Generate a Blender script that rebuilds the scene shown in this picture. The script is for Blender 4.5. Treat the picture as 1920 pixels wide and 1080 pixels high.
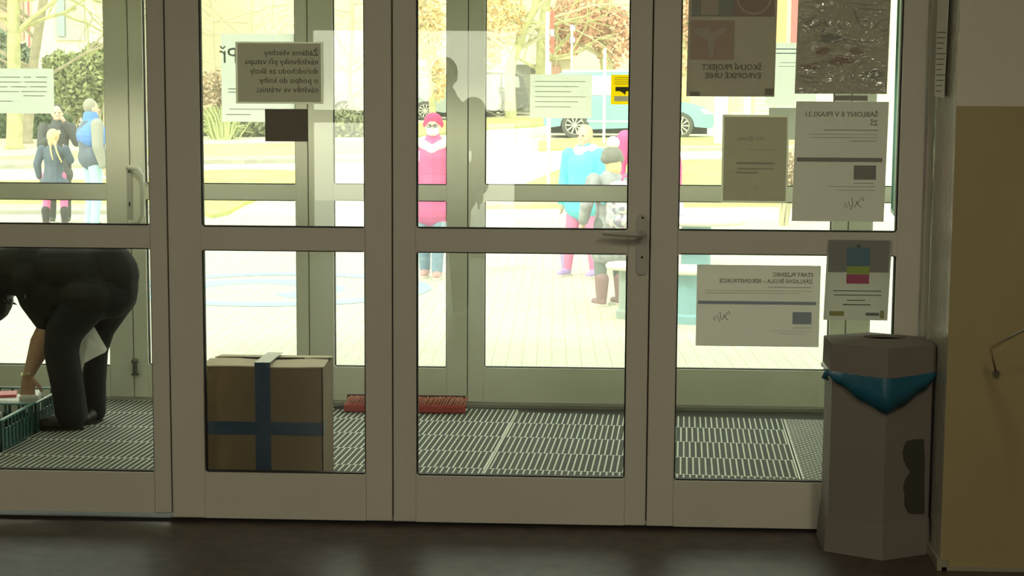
import bpy, bmesh, math, random
from mathutils import Vector, Matrix
R_ = math.radians
SC = bpy.context.scene
COL = SC.collection
for o in list(bpy.data.objects):
    bpy.data.objects.remove(o)

# ------------------------------------------------------------------ camera
F = 3037.0                       # focal length in pixels of the 1920 wide frame
CAMZ = 1.53
YAW, PITCH, ROLL = 0.045, math.atan(335.0 / F), 0.006
cam = bpy.data.cameras.new('camera'); camo = bpy.data.objects.new('camera', cam); COL.objects.link(camo)
RM = Matrix.Rotation(YAW, 3, 'Z') @ Matrix.Rotation(math.pi / 2 - PITCH, 3, 'X') @ Matrix.Rotation(ROLL, 3, 'Z')
camo.matrix_world = Matrix.Translation((0, 0, CAMZ)) @ RM.to_4x4()
cam.sensor_width = 36.0; cam.lens = F / 1920.0 * 36.0
cam.clip_start = 0.05; cam.clip_end = 500
SC.camera = camo

# ------------------------------------------------------------------ world, exposure
w = bpy.data.worlds.new('world'); SC.world = w; w.use_nodes = True
nt = w.node_tree; nt.nodes.clear()
wo = nt.nodes.new('ShaderNodeOutputWorld'); bg = nt.nodes.new('ShaderNodeBackground')
tc = nt.nodes.new('ShaderNodeTexCoord'); sp = nt.nodes.new('ShaderNodeSeparateXYZ')
cr = nt.nodes.new('ShaderNodeValToRGB')
cr.color_ramp.elements[0].position = 0.0; cr.color_ramp.elements[0].color = (1.0, 0.97, 0.80, 1)
cr.color_ramp.elements[1].position = 0.6; cr.color_ramp.elements[1].color = (0.86, 0.95, 0.90, 1)
nt.links.new(tc.outputs['Generated'], sp.inputs[0]); nt.links.new(sp.outputs['Z'], cr.inputs[0])
nt.links.new(cr.outputs[0], bg.inputs['Color']); bg.inputs['Strength'].default_value = 3.6
nt.links.new(bg.outputs[0], wo.inputs[0])
SC.view_settings.view_transform = 'Standard'
try: SC.view_settings.look = 'None'
except Exception: pass
SC.view_settings.exposure = 0.0; SC.view_settings.gamma = 1.0
SC.view_settings.use_curve_mapping = False

sd = bpy.data.lights.new('sun', 'SUN'); sd.energy = 3.2; sd.angle = R_(8); sd.color = (1, .95, .8)
so = bpy.data.objects.new('sun', sd); COL.objects.link(so)
so.rotation_euler = (R_(38), R_(-28), 0)      # sun high behind the school building
def area(name, loc, rot, sx, sy, e, c):
    d = bpy.data.lights.new(name, 'AREA'); d.shape = 'RECTANGLE'; d.size = sx; d.size_y = sy; d.energy = e; d.color = c
    o = bpy.data.objects.new(name, d); COL.objects.link(o); o.location = loc; o.rotation_euler = rot
    return o
LAMPS = [(-1.6, 2.6), (1.2, 2.6), (-1.6, -0.6), (1.2, -0.6)]
for i, (lx, ly) in enumerate(LAMPS):
    area('ceiling_lamp_light', (lx, ly, 3.05), (0, 0, 0), 0.2, 1.2, 25, (1.0, .92, .72))

# ------------------------------------------------------------------ pixel <-> world helpers
def ray(px, py):
    return RM @ Vector(((px - 960) / F, -(py - 540) / F, -1.0))
def P(px, py, Y):
    d = ray(px, py); t = Y / d.y
    return Vector((d.x * t, Y, CAMZ + d.z * t))
def G(px, py, z=0.0):
    d = ray(px, py); t = (z - CAMZ) / d.z
    return Vector((d.x * t, d.y * t, z))
YI = G(960, 988, 0).y            # inner glass partition (front face)
YO = G(560, 757, 0).y            # outer doors (front face)
GZ = -0.15
def TZ(y):
    if y < 25: return GZ
    if y < 40.5: return GZ + (y - 25) * (0.97 / 15.5)
    if y < 60: return 0.82 + (y - 40.5) * 0.03
    return 1.405
def T(px, py):
    d = ray(px, py); y = 9.0
    while y < 62:
        t = y / d.y
        if CAMZ + d.z * t <= TZ(y): return Vector((d.x * t, y, TZ(y)))
        y += 0.05
    return Vector((d.x * 62 / d.y, 62, TZ(62)))

# ------------------------------------------------------------------ materials
MATS = {}
def mat(name, col, rough=0.6, metal=0.0, spec=0.5, noise=0.0, nscale=20.0, bump=0.0, bscale=60.0, emit=None, estr=0.0, coat=0.0):
    if name in MATS: return MATS[name]
    m = bpy.data.materials.new(name); m.use_nodes = True; t = m.node_tree
    b = t.nodes['Principled BSDF']
    b.inputs['Base Color'].default_value = (*col, 1); b.inputs['Roughness'].default_value = rough
    b.inputs['Metallic'].default_value = metal; b.inputs['Specular IOR Level'].default_value = spec
    b.inputs['Coat Weight'].default_value = coat
    if noise > 0 or bump > 0:
        c = t.nodes.new('ShaderNodeTexCoord')
    if noise > 0:
        n = t.nodes.new('ShaderNodeTexNoise'); n.inputs['Scale'].default_value = nscale; n.inputs['Detail'].default_value = 4
        r = t.nodes.new('ShaderNodeValToRGB')
        r.color_ramp.elements[0].position = .3; r.color_ramp.elements[1].position = .7
        r.color_ramp.elements[0].color = (*[max(0, x * (1 - noise)) for x in col], 1)
        r.color_ramp.elements[1].color = (*[min(1, x * (1 + noise)) for x in col], 1)
        t.links.new(c.outputs['Object'], n.inputs['Vector']); t.links.new(n.outputs['Fac'], r.inputs[0])
        t.links.new(r.outputs[0], b.inputs['Base Color'])
    if bump > 0:
        n2 = t.nodes.new('ShaderNodeTexNoise'); n2.inputs['Scale'].default_value = bscale; n2.inputs['Detail'].default_value = 5
        bp = t.nodes.new('ShaderNodeBump'); bp.inputs['Strength'].default_value = bump; bp.inputs['Distance'].default_value = 0.01
        t.links.new(c.outputs['Object'], n2.inputs['Vector']); t.links.new(n2.outputs['Fac'], bp.inputs['Height'])
        t.links.new(bp.outputs[0], b.inputs['Normal'])
    if emit:
        b.inputs['Emission Color'].default_value = (*emit, 1); b.inputs['Emission Strength'].default_value = estr
    MATS[name] = m
    return m
def glass_mat(name, tint, boost, rough=0.0, dust_haze=0.0):
    m = bpy.data.materials.new(name); m.use_nodes = True; t = m.node_tree; t.nodes.clear()
    o = t.nodes.new('ShaderNodeOutputMaterial'); mx = t.nodes.new('ShaderNodeMixShader')
    tr = t.nodes.new('ShaderNodeBsdfTransparent'); tr.inputs[0].default_value = (*tint, 1)
    gl = t.nodes.new('ShaderNodeBsdfGlossy'); gl.inputs['Roughness'].default_value = rough
    fr = t.nodes.new('ShaderNodeFresnel'); fr.inputs[0].default_value = 1.5
    mu = t.nodes.new('ShaderNodeMath'); mu.operation = 'MULTIPLY'; mu.inputs[1].default_value = boost; mu.use_clamp = True
    ge = t.nodes.new('ShaderNodeNewGeometry'); io = t.nodes.new('ShaderNodeMapRange')      # same reflectance on both faces of the thin pane
    io.inputs['To Min'].default_value = 1.5; io.inputs['To Max'].default_value = 1 / 1.5
    t.links.new(ge.outputs['Backfacing'], io.inputs['Value']); t.links.new(io.outputs[0], fr.inputs[0])
    t.links.new(fr.outputs[0], mu.inputs[0]); t.links.new(mu.outputs[0], mx.inputs[0])
    t.links.new(tr.outputs[0], mx.inputs[1]); t.links.new(gl.outputs[0], mx.inputs[2])
    if dust_haze > 0:                                        # dusty film that also paints a pale haze over the outside view
        du = t.nodes.new('ShaderNodeBsdfTranslucent'); du.inputs[0].default_value = (.85, .88, .78, 1)
        m2 = t.nodes.new('ShaderNodeMixShader'); m2.inputs[0].default_value = dust_haze
        t.links.new(mx.outputs[0], m2.inputs[1]); t.links.new(du.outputs[0], m2.inputs[2]); t.links.new(m2.outputs[0], o.inputs[0])
    else: t.links.new(mx.outputs[0], o.inputs[0])
    MATS[name] = m
    return m
def paper_mat(name, col, tr=0.3, noise=0.0):
    if name in MATS: return MATS[name]
    m = bpy.data.materials.new(name); m.use_nodes = True; t = m.node_tree; t.nodes.clear()
    o = t.nodes.new('ShaderNodeOutputMaterial'); mx = t.nodes.new('ShaderNodeMixShader'); mx.inputs[0].default_value = tr
    d = t.nodes.new('ShaderNodeBsdfDiffuse'); d.inputs[0].default_value = (*col, 1)
    u = t.nodes.new('ShaderNodeBsdfTranslucent'); u.inputs[0].default_value = (*col, 1)
    t.links.new(d.outputs[0], mx.inputs[1]); t.links.new(u.outputs[0], mx.inputs[2]); t.links.new(mx.outputs[0], o.inputs[0])
    MATS[name] = m
    return m
def brick_mat(name, c1, c2, cm, bw, bh, ms, off=0.5, rot=0.0, rough=.7, loc=(0, 0, 0), bump=0.3, metal_mortar=False):
    m = bpy.data.materials.new(name); m.use_nodes = True; t = m.node_tree
    b = t.nodes['Principled BSDF']; b.inputs['Roughness'].default_value = rough
    c = t.nodes.new('ShaderNodeTexCoord'); mp = t.nodes.new('ShaderNodeMapping')
    mp.inputs['Rotation'].default_value = (0, 0, rot); mp.inputs['Location'].default_value = loc
    k = t.nodes.new('ShaderNodeTexBrick'); k.offset = off; k.squash = 1.0
    k.inputs['Color1'].default_value = (*c1, 1); k.inputs['Color2'].default_value = (*c2, 1); k.inputs['Mortar'].default_value = (*cm, 1)
    k.inputs['Scale'].default_value = 1.0; k.inputs['Mortar Size'].default_value = ms; k.inputs['Mortar Smooth'].default_value = .1
    k.inputs['Brick Width'].default_value = bw; k.inputs['Row Height'].default_value = bh
    t.links.new(c.outputs['Object'], mp.inputs[0]); t.links.new(mp.outputs[0], k.inputs['Vector'])
    nz = t.nodes.new('ShaderNodeTexNoise'); nz.inputs['Scale'].default_value = 9; nz.inputs['Detail'].default_value = 5
    t.links.new(c.outputs['Object'], nz.inputs['Vector'])
    mx = t.nodes.new('ShaderNodeMix'); mx.data_type = 'RGBA'; mx.blend_type = 'MULTIPLY'; mx.inputs['Factor'].default_value = .35
    t.links.new(k.outputs['Color'], mx.inputs[6]); t.links.new(nz.outputs['Color'], mx.inputs[7])
    hs = t.nodes.new('ShaderNodeHueSaturation'); hs.inputs['Saturation'].default_value = 0
    t.links.new(nz.outputs['Color'], hs.inputs['Color']); t.links.new(hs.outputs[0], mx.inputs[7])
    t.links.new(mx.outputs[2], b.inputs['Base Color'])
    bp = t.nodes.new('ShaderNodeBump'); bp.inputs['Strength'].default_value = bump; bp.inputs['Distance'].default_value = .004
    t.links.new(k.outputs['Fac'], bp.inputs['Height']); t.links.new(bp.outputs[0], b.inputs['Normal'])
    MATS[name] = m
    return m

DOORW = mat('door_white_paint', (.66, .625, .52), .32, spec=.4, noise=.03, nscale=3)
BLACK = mat('black_rubber', (.008, .007, .006), .6)
GLASS_I = glass_mat('door_glass', (.95, .965, .94), 2.2)
GLASS_O = glass_mat('outer_glass', (.97, .98, .94), 1.5, dust_haze=.035)
CHROME = mat('chrome', (.75, .73, .68), .18, metal=1.0)
HANDLE = mat('handle_grey', (.50, .48, .42), .35, spec=.6)
YELLOW = mat('wall_yellow_paint', (.36, .29, .135), .45, noise=.05, nscale=2, bump=.1, bscale=90)
WHITEW = mat('wall_offwhite_paint', (.64, .59, .46), .6, noise=.03, nscale=2, bump=.1, bscale=80)
LINO = mat('brown_linoleum', (.062, .045, .034), .42, spec=.35, noise=.35, nscale=14, bump=.06, bscale=30)

# ------------------------------------------------------------------ mesh builder
class MB:
    def __init__(s): s.b = bmesh.new(); s.mi = 0
    def v(s, p): return s.b.verts.new(p)
    def face(s, vs):
        try:
            f = s.b.faces.new(vs); f.material_index = s.mi; return f
        except ValueError: return None
    def box(s, x0, x1, y0, y1, z0, z1, M=None, bev=0.0):
        ps = [Vector((x, y, z)) for z in (z0, z1) for y in (y0, y1) for x in (x0, x1)]
        if M is not None: ps = [M @ p for p in ps]
        v = [s.v(p) for p in ps]; fs = []
        for q in ((0, 2, 3, 1), (4, 5, 7, 6), (0, 1, 5, 4), (2, 6, 7, 3), (0, 4, 6, 2), (1, 3, 7, 5)):
            fs.append(s.face([v[i] for i in q]))
        if bev > 0:
            es = list({e for f in fs for e in f.edges})
            bmesh.ops.bevel(s.b, geom=es, offset=bev, segments=2, affect='EDGES', profile=.5)
        return s
    def quad(s, a, b_, c, d): s.face([s.v(a), s.v(b_), s.v(c), s.v(d)]); return s
    def poly(s, pts): s.face([s.v(p) for p in pts]); return s
    def prism(s, pts, vec):
        vec = Vector(vec); a = [s.v(Vector(p)) for p in pts]; b = [s.v(Vector(p) + vec) for p in pts]; n = len(a)
        s.face(a[::-1]); s.face(b)
        for i in range(n): s.face([a[i], a[(i + 1) % n], b[(i + 1) % n], b[i]])
        return s
    def tube(s, pts, r, n=8, caps=True):
        pts = [Vector(p) for p in pts]; rs = r if isinstance(r, (list, tuple)) else [r] * len(pts)
        rings = []; up = None
        for i, p in enumerate(pts):
            if i == 0: d = pts[1] - p
            elif i == len(pts) - 1: d = p - pts[i - 1]
            else: d = (pts[i + 1] - p).normalized() + (p - pts[i - 1]).normalized()
            if d.length < 1e-9: d = Vector((0, 0, 1))
            d.normalize()
            if up is None: up = Vector((0, 0, 1)) if abs(d.z) < .9 else Vector((1, 0, 0))
            a = d.cross(up)
            if a.length < 1e-5: a = d.cross(Vector((1, 0.3, 0)))
            a.normalize(); b = a.cross(d).normalized(); up = b
            rings.append([s.v(p + (a * math.cos(2 * math.pi * k / n) + b * math.sin(2 * math.pi * k / n)) * rs[i]) for k in range(n)])
        for i in range(len(rings) - 1):
            for k in range(n): s.face([rings[i][k], rings[i][(k + 1) % n], rings[i + 1][(k + 1) % n], rings[i + 1][k]])
        if caps: s.face(rings[0][::-1]); s.face(rings[-1])
        return s
    def ell(s, c, r, M=None, u=12, v=8):
        c = Vector(c)
        mt = Matrix.Translation(c) @ (M.to_4x4() if M is not None else Matrix.Identity(4)) @ Matrix.Diagonal((*r, 1)) if not isinstance(r, (int, float)) else Matrix.Translation(c) @ Matrix.Scale(r, 4)
        q = bmesh.ops.create_uvsphere(s.b, u_segments=u, v_segments=v, radius=1.0, matrix=mt)
        for vv in q['verts']:
            for f in vv.link_faces: f.material_index = s.mi
        return s
    def cap(s, a, b, ra, rb, n=12):
        s.tube([a, b], [ra, rb], n); s.ell(a, ra, u=n); s.ell(b, rb, u=n); return s
    def chain(s, pts, rs):
        for i in range(len(pts) - 1): s.cap(pts[i], pts[i + 1], rs[i], rs[i + 1])
        return s
    def lathe(s, c, prof, n=24, axis='z', ring=False):
        c = Vector(c); rings = []
        for (r, h) in prof:
            rg = []
            for k in range(n):
                a = 2 * math.pi * k / n
                if axis == 'z': q = Vector((r * math.cos(a), r * math.sin(a), h))
                else: q = Vector((r * math.cos(a), h, r * math.sin(a)))
                rg.append(s.v(c + q))
            rings.append(rg)
        for i in range(len(rings) - 1):
            for k in range(n): s.face([rings[i][k], rings[i][(k + 1) % n], rings[i + 1][(k + 1) % n], rings[i + 1][k]])
        if ring:
            for k in range(n): s.face([rings[-1][k], rings[-1][(k + 1) % n], rings[0][(k + 1) % n], rings[0][k]])
        else: s.face(rings[0][::-1]); s.face(rings[-1])
        return s
    def build(s, name, m, parent=None, smooth=False, loc=None, remesh=0.0, smo=0, sub=0, keep=True):
        bmesh.ops.recalc_face_normals(s.b, faces=s.b.faces[:])
        me = bpy.data.meshes.new(name); s.b.to_mesh(me); s.b.free()
        if remesh > 0:
            o = bpy.data.objects.new('tmp', me); COL.objects.link(o)
            md = o.modifiers.new('r', 'REMESH'); md.mode = 'VOXEL'; md.voxel_size = remesh
            if smo:
                m2 = o.modifiers.new('s', 'SMOOTH'); m2.factor = .5; m2.iterations = smo
            dg = bpy.context.evaluated_depsgraph_get(); dg.update()
            me2 = bpy.data.meshes.new_from_object(o.evaluated_get(dg)); bpy.data.objects.remove(o); me = me2; me.name = name
        me.materials.clear()
        for mm in (m if isinstance(m, (list, tuple)) else [m]): me.materials.append(mm)
        if smooth or remesh > 0:
            for p in me.polygons: p.use_smooth = True
        if parent is not None:                                  # geometry is given in world space
            mw = world_of(parent).inverted()
            if keep: me.transform(mw)
        elif loc is not None:
            me.transform(Matrix.Translation(-Vector(loc)))
        o = bpy.data.objects.new(name, me); COL.objects.link(o)
        if parent is not None: o.parent = parent
        elif loc is not None: o.location = loc
        return o
def world_of(o):
    m = Matrix.LocRotScale(o.location, o.rotation_euler, o.scale)
    return world_of(o.parent) @ m if o.parent else m
def tag(o, label, cat, group=None, kind=None):
    o['label'] = label; o['category'] = cat
    if group: o['group'] = group
    if kind: o['kind'] = kind
    return o
def thing(name, label, cat, loc=(0, 0, 0), rz=0.0, group=None):
    o = bpy.data.objects.new(name, None); COL.objects.link(o); o.location = loc; o.rotation_euler = (0, 0, rz)
    o.empty_display_size = .1
    return tag(o, label, cat, group)
def struct(name, mb, m, **k):
    o = mb.build(name, m, **k); o['kind'] = 'structure'; return o
def text_mesh(s, size, m, name, parent, org, xdir, zdir, ndir, align='LEFT', bold=0.0):
    """flat lettering; org = start point, xdir = reading direction, zdir = up"""
    c = bpy.data.curves.new(name, 'FONT'); c.body = s; c.size = size; c.align_x = align; c.extrude = .0004; c.offset = bold; c.resolution_u = 2
    o = bpy.data.objects.new('tmp', c); COL.objects.link(o)
    dg = bpy.context.evaluated_depsgraph_get(); dg.update()
    me = bpy.data.meshes.new_from_object(o.evaluated_get(dg)); bpy.data.objects.remove(o)
    M = Matrix((Vector(xdir), Vector(zdir), Vector(ndir))).transposed().to_4x4(); M.translation = Vector(org)
    me.transform(M); me.transform(world_of(parent).inverted())
    me.materials.clear(); me.materials.append(m)
    q = bpy.data.objects.new(name, me); COL.objects.link(q); q.parent = parent
    return q

# ================================================================== THE SETTING
YB = YI + 0.055                       # back face of the inner leaves
struct('floor', MB().box(-6, 4.2, -5.2, YI + .06, -.12, 0), LINO)
CEIL = mat('ceiling_paint', (.72, .69, .6), .8)
struct('ceiling', MB().box(-6, 4.2, -5.2, YI + .06, 3.15, 3.3), CEIL)
struct('wall_left', MB().box(-6.1, -6, -5.2, YI + .06, 0, 3.2), WHITEW)
# hall back wall with a window band
YBK = -5.2; YV = 2 * (YI + .0275) - YBK          # back wall and its mirror image in the door glass
bx0, bx1 = P(577, 100, YV).x, P(975, 100, YV).x; bz1 = P(780, 48, YV).z
WBK = MB(); WBK.box(-6, bx0, -5.3, -5.2, 0, 3.2).box(bx1, 4.2, -5.3, -5.2, 0, 3.2).box(bx0, bx1, -5.3, -5.2, bz1, 3.2)
struct('wall_back', WBK, WHITEW)
zt1, zt2 = P(640, 206, YV).z, P(640, 230, YV).z
wf = struct('window_1', MB().box(bx0, bx0 + .05, -5.28, -5.22, 0, bz1).box(bx1 - .05, bx1, -5.28, -5.22, 0, bz1).box(bx0 + .05, bx1 - .05, -5.28, -5.22, bz1 - .05, bz1).box(bx0 + .05, bx1 - .05, -5.28, -5.22, zt2, zt1).box(bx0 + .05, bx1 - .05, -5.28, -5.22, 0, .12).box(P(683, 100, YV).x, P(760, 100, YV).x, -5.28, -5.22, .12, bz1 - .05), DOORW)
MB().box(bx0 + .05, bx1 - .05, -5.255, -5.25, .12, bz1 - .05).build('glass_pane', GLASS_O, wf)
struct('rear_yard', MB().box(-12, 12, -16, -5.31, -.2, -.05), mat('rear_paving', (.5, .5, .45), .9))
# right side: splayed return + wall facing the camera
PC = G(1762, 1068, 0)                # foot of the protruding wall corner
cx0, cy0 = PC.x, PC.y
ex = P(1734, 700, YI).x; 
spl = (ex - cx0) / (YI - cy0)
YT = .0
zsp = P(1850, 199, cy0).z
def wallR(z0, z1):
    m = MB(); m.prism([(cx0, cy0, z0), (4.2, cy0, z0), (4.2, YI + .06, z0), (ex + .06 * spl + .002, YI + .06, z0)], (0, 0, z1 - z0)); return m
GLOSS = mat('glossy_grey_oil_paint', (.50, .47, .38), .16, spec=.6, bump=.55, bscale=26, noise=.05, nscale=5)
wr = wallR(0, zsp); 
o = wr.build('wall_right', [YELLOW, GLOSS]); o['kind'] = 'structure'
for p in o.data.polygons:
    if p.normal.x < -.7: p.material_index = 1
o2 = wallR(zsp, 3.2).build('wall_right_upper', [WHITEW, GLOSS]); o2['kind'] = 'structure'
for p in o2.data.polygons:
    if p.normal.x < -.7: p.material_index = 1
struct('wall_right_side', MB().box(4.2, 4.3, -5.2, YI, 0, 3.2), YELLOW)
BASEB = mat('baseboard_brown', (.13, .095, .06), .4)
struct('baseboard_right', MB().box(cx0 + .004, 4.2, cy0 - .012, cy0 - .001, 0, .012).prism([(cx0 + .02, cy0 - .012, 0), (cx0 - .012, cy0 - .012, 0), (cx0 - .012 + spl * .5, cy0 + .5, 0), (cx0 + .02 + spl * .5, cy0 + .5, 0)], (0, 0, .04)), mat('skirting_grey', (.3, .27, .2), .3, spec=.6))

def XI(px, py=450): return P(px, py, YI).x
def ZI(px, py): return P(px, py, YI).z
TOPZ = 2.12
# leaf spec: left seam, right seam, glass left, glass right, rail y/ref px
LEAVES = [
    (-130, 314, -60, 281, 100, 421.5, 463.5, 883.5, -.0),
    (314, 735.5, 377, 684, 530, 427, 469.5, 888.5, 0),
    (735.5, 1219, 780, 1177.5, 980, 430.5, 474, 896, 0),
    (1219, 1729.5, 1271, 1682.5, 1450, 434.5, 477, 905, 0)]
GAP = .0022
def rounded_hole_frame(mb, x0, x1, z0, z1, holes, y0, y1, rad=.012):
    """door frame made of stiles and rails around the glass holes"""
    hx0, hx1 = holes[0][0], holes[0][1]
    mb.box(x0, hx0, y0, y1, z0, z1, bev=.004); mb.box(hx1, x1, y0, y1, z0, z1, bev=.004)
    zs = [z0] + [z for h in sorted(holes, key=lambda h: h[2]) for z in (h[2], h[3])] + [z1]
    for i in range(0, len(zs), 2): mb.box(hx0, hx1, y0 + .0006, y1 - .0006, zs[i], zs[i + 1])
    for h in holes:
        for sx, cxx in ((1, h[0]), (-1, h[1])):
            for sz, czz in ((1, h[2]), (-1, h[3])):
                pts = [(cxx, czz)] + [(cxx + sx * rad * (1 - math.cos(a)), czz + sz * rad * (1 - math.sin(a))) for a in [math.pi / 2 * k / 4 for k in range(5)]]
                # fillet between (cx, cz+rad) and (cx+rad, cz)
                mb.prism([(p[0], y0 + .0006, p[1]) for p in pts], (0, y1 - y0 - .0012, 0))
def leaf(n, x0, x1, gx0, gx1, zb, holes_z, z1, Y, th, glassm, mt=DOORW):
    mb = MB(); holes = [(gx0, gx1, a, b) for a, b in holes_z]
    rounded_hole_frame(mb, x0 + GAP, x1 - GAP, zb, z1, holes, Y, Y + th)
    d = struct('door_%d' % n, mb, mt)
    for (a, b) in holes_z:
        g = .005; q = MB(); ym = Y + th * .5
        q.box(gx0, gx0 + g, ym - .012, ym + .012, a, b).box(gx1 - g, gx1, ym - .012, ym + .012, a, b)
        q.box(gx0 + g, gx1 - g, ym - .012, ym + .012, a, a + g).box(gx0 + g, gx1 - g, ym - .012, ym + .012, b - g, b)
        q.build('gasket', BLACK, d)
        MB().box(gx0 + .001, gx1 - .001, ym - .002, ym + .002, a + .001, b - .001).build('glass_pane', glassm, d)
    return d
inner = []
for i, (a, b, ga, gb, rp, r1, r2, gbm, _) in enumerate(LEAVES):
    zr1, zr2, zg = ZI(rp, r1), ZI(rp, r2), ZI(rp, gbm)
    zb = (.030, .014, .013, .012)[i]
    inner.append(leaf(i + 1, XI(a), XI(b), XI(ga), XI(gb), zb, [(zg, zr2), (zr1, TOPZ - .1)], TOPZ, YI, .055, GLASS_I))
# seam shadows: astragal behind the inner leaves, threshold
for i, px in enumerate((314, 735.5, 1219)):
    x = XI(px); struct('trim_%d' % (i + 1), MB().box(x - .02, x + .02, YB + .001, YB + .012, .02, TOPZ), DOORW)
struct('trim_4', MB().box(XI(-300), XI(1733), YI + .012, YI + .05, 0, .009), BLACK)
# jamb right of the last leaf
xj = XI(1729.5)
struct('trim_5', MB().box(xj + .002, ex - .001, YI - .02, YI + .07, 0, 3.15, bev=.002), DOORW)
struct('trim_6', MB().box(XI(-300), ex, YI + .0, YI + .06, TOPZ + .004, 2.2), DOORW)
struct('wall_front', MB().box(-6, ex, YI, YI + .1, 2.2, 3.2).box(-6, XI(-130) - .01, YI, YI + .1, 0, 2.2), WHITEW)
struct('trim_7', MB().box(XI(-130) - .01, XI(-130), YI, YI + .06, 0, TOPZ), DOORW)

# lever handle on the third leaf
d3 = inner[2]
hp = P(1203, 457, YI)
m = MB(); za, zb2 = ZI(1203, 401), ZI(1203, 515)
pts = []
for k in range(9):
    a = math.pi * k / 8; pts.append((hp.x + .019 * math.cos(a), zb2 * 0 + za - .019 + .019 * math.sin(a)))
for k in range(9):
    a = math.pi + math.pi * k / 8; pts.append((hp.x + .019 * math.cos(a), zb2 + .019 + .019 * math.sin(a)))
m.prism([(p[0], YI - .008, p[1]) for p in pts], (0, .0078, 0))
hd = m.build('door_handle', HANDLE, d3)
zl = ZI(1200, 438)
MB().tube([(hp.x, YI - .006, zl), (hp.x, YI - .05, zl)], .011, 12).tube([(hp.x, YI - .05, zl), (hp.x - .03, YI - .054, zl), (hp.x - .135, YI - .05, zl + .004), (hp.x - .142, YI - .05, zl + .004)], [.0105, .0105, .008, .006], 12).build('lever', HANDLE, hd, smooth=True)
for yy in (408, 482):
    z = ZI(1203, yy); MB().lathe((hp.x + .002, YI - .0084, z), [(.0045, 0), (.0045, .002)], 12, 'y').build('keyhole' if yy > 450 else 'screw_hole', BLACK, hd)

# ------------------------------------------------------------------ vestibule
RUB = mat('dark_rubber_floor', (.05, .05, .042), .7)
struct('vestibule_floor', MB().box(-4.2, 3.4, YI + .06, YO + .06, -.12, -.002), RUB)
MATM = brick_mat('aluminium_strip_mat', (.04, .05, .034), (.065, .07, .05), (.92, .93, .78), .0268, .34, .0034, rot=0, rough=.8, bump=-.4)
mr = .06
mcorner = G(1500, 901, 0)
matm = MB()
rot = Matrix.Rotation(mr, 4, 'Z')
def mat_panel(name, label, x0, x1, y0, y1, m_, z=.012):
    """floor mat in coordinates turned slightly against the doors; x, y relative to mcorner"""
    o = thing(name, label, 'mat', (mcorner.x, mcorner.y, 0), -mr)
    mb = MB(); mb.box(x0, x1, y0, y1, 0.0, z, bev=.002)
    p = mb.build('mat_surface', m_, o, keep=False)
    for xe in (x0 - .006, x1): MB().box(xe, xe + .006, y0, y1, 0, z + .002).build('edge_strip', mat('aluminium_edge', (.62, .6, .5), .45, metal=.3), o, keep=False)
    return o
mat_panel('entrance_mat', 'wide ribbed aluminium and rubber entrance mat, right panel under leaf with posters', -1.31, -.006, -.72, 1.30, MATM)
mat_panel('entrance_mat', 'ribbed aluminium entrance mat between the red broom and the cardboard box', -2.63, -1.325, -.66, 1.36, MATM)
mat_panel('entrance_mat', 'ribbed aluminium entrance mat under the bending woman and crates', -4.0, -2.645, -.6, 1.42, MATM)
HONEY = brick_mat('honeycomb_rubber_mat', (.03, .032, .026), (.04, .04, .032), (.62, .63, .54), .034, .024, .0048, rot=0, rough=.85)
mat_panel('rubber_mat', 'dark honeycomb rubber mat at the right wall behind the bin', .014, .26, -.72, 1.30, HONEY)

# outer doors
OS = [(-420, 246), (246, 578.5), (578.5, 877), (877, 1236), (1236, 1590), (1590, 1850)]
OG = [(-370, 201.5), (273.5, 555.5), (625.5, 837.5), (908.5, 1199), (1271, 1559), (1635, 1800)]
def XO(px, py=450): return P(px, py, YO).x
outer = []
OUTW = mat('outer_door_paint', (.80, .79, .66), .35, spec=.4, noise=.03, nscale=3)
for i in range(6):
    rp = (OS[i][0] + OS[i][1]) / 2
    yy = 346 + (rp - 560) * .0045
    z1, z2 = P(rp, yy, YO).z, P(rp, yy + 29, YO).z
    zg = P(rp, 688 + (rp - 560) * .0075, YO).z
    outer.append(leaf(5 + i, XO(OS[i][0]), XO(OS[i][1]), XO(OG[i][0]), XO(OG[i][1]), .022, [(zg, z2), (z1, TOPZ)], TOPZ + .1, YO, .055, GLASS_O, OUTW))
for i in range(1, 6):
    x = XO(OS[i][0]); struct('trim_%d' % (7 + i), MB().box(x - .018, x + .018, YO + .056, YO + .066, .02, 2.2), OUTW)
struct('trim_13', MB().box(XO(-420), XO(1850), YO - .03, YO + .08, -.1, .018, bev=.003), mat('threshold_alu', (.35, .34, .28), .4, metal=.3))
struct('wall_outer', MB().box(-4.3, 3.4, YO, YO + .15, 2.2, 3.6).box(-4.3, XO(-420), YO, YO + .15, -.15, 2.2).box(XO(1850), 3.4, YO, YO + .15, -.15, 2.2), WHITEW)
RY0, RY1 = YI + .9, YI + 1.5
struct('vestibule_ceiling', MB().box(-4.3, 3.4, YI + .06, RY0, 2.6, 2.75).box(-4.3, 3.4, RY1, YO + .1, 2.6, 2.75).box(-4.3, -3.6, RY0, RY1, 2.6, 2.75).box(2.4, 3.4, RY0, RY1, 2.6, 2.75), CEIL)
rl_ = struct('added_roof_window', MB().box(-3.6, -3.5, RY0, RY1, 2.76, 2.82).box(2.3, 2.4, RY0, RY1, 2.76, 2.82).box(-3.5, 2.3, RY0, RY0 + .05, 2.76, 2.82).box(-3.5, 2.3, RY1 - .05, RY1, 2.76, 2.82).box(-.65, -.55, RY0 + .05, RY1 - .05, 2.76, 2.82), DOORW)  # unseen roof glazing, added to brighten the vestibule with daylight
MB().box(-3.5, 2.3, RY0 + .05, RY1 - .05, 2.785, 2.79).build('glass_pane', GLASS_O, rl_)
struct('wall_left_vestibule', MB().box(-4.3, -4.2, YI + .1, YO, 0, 2.6), WHITEW)
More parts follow.
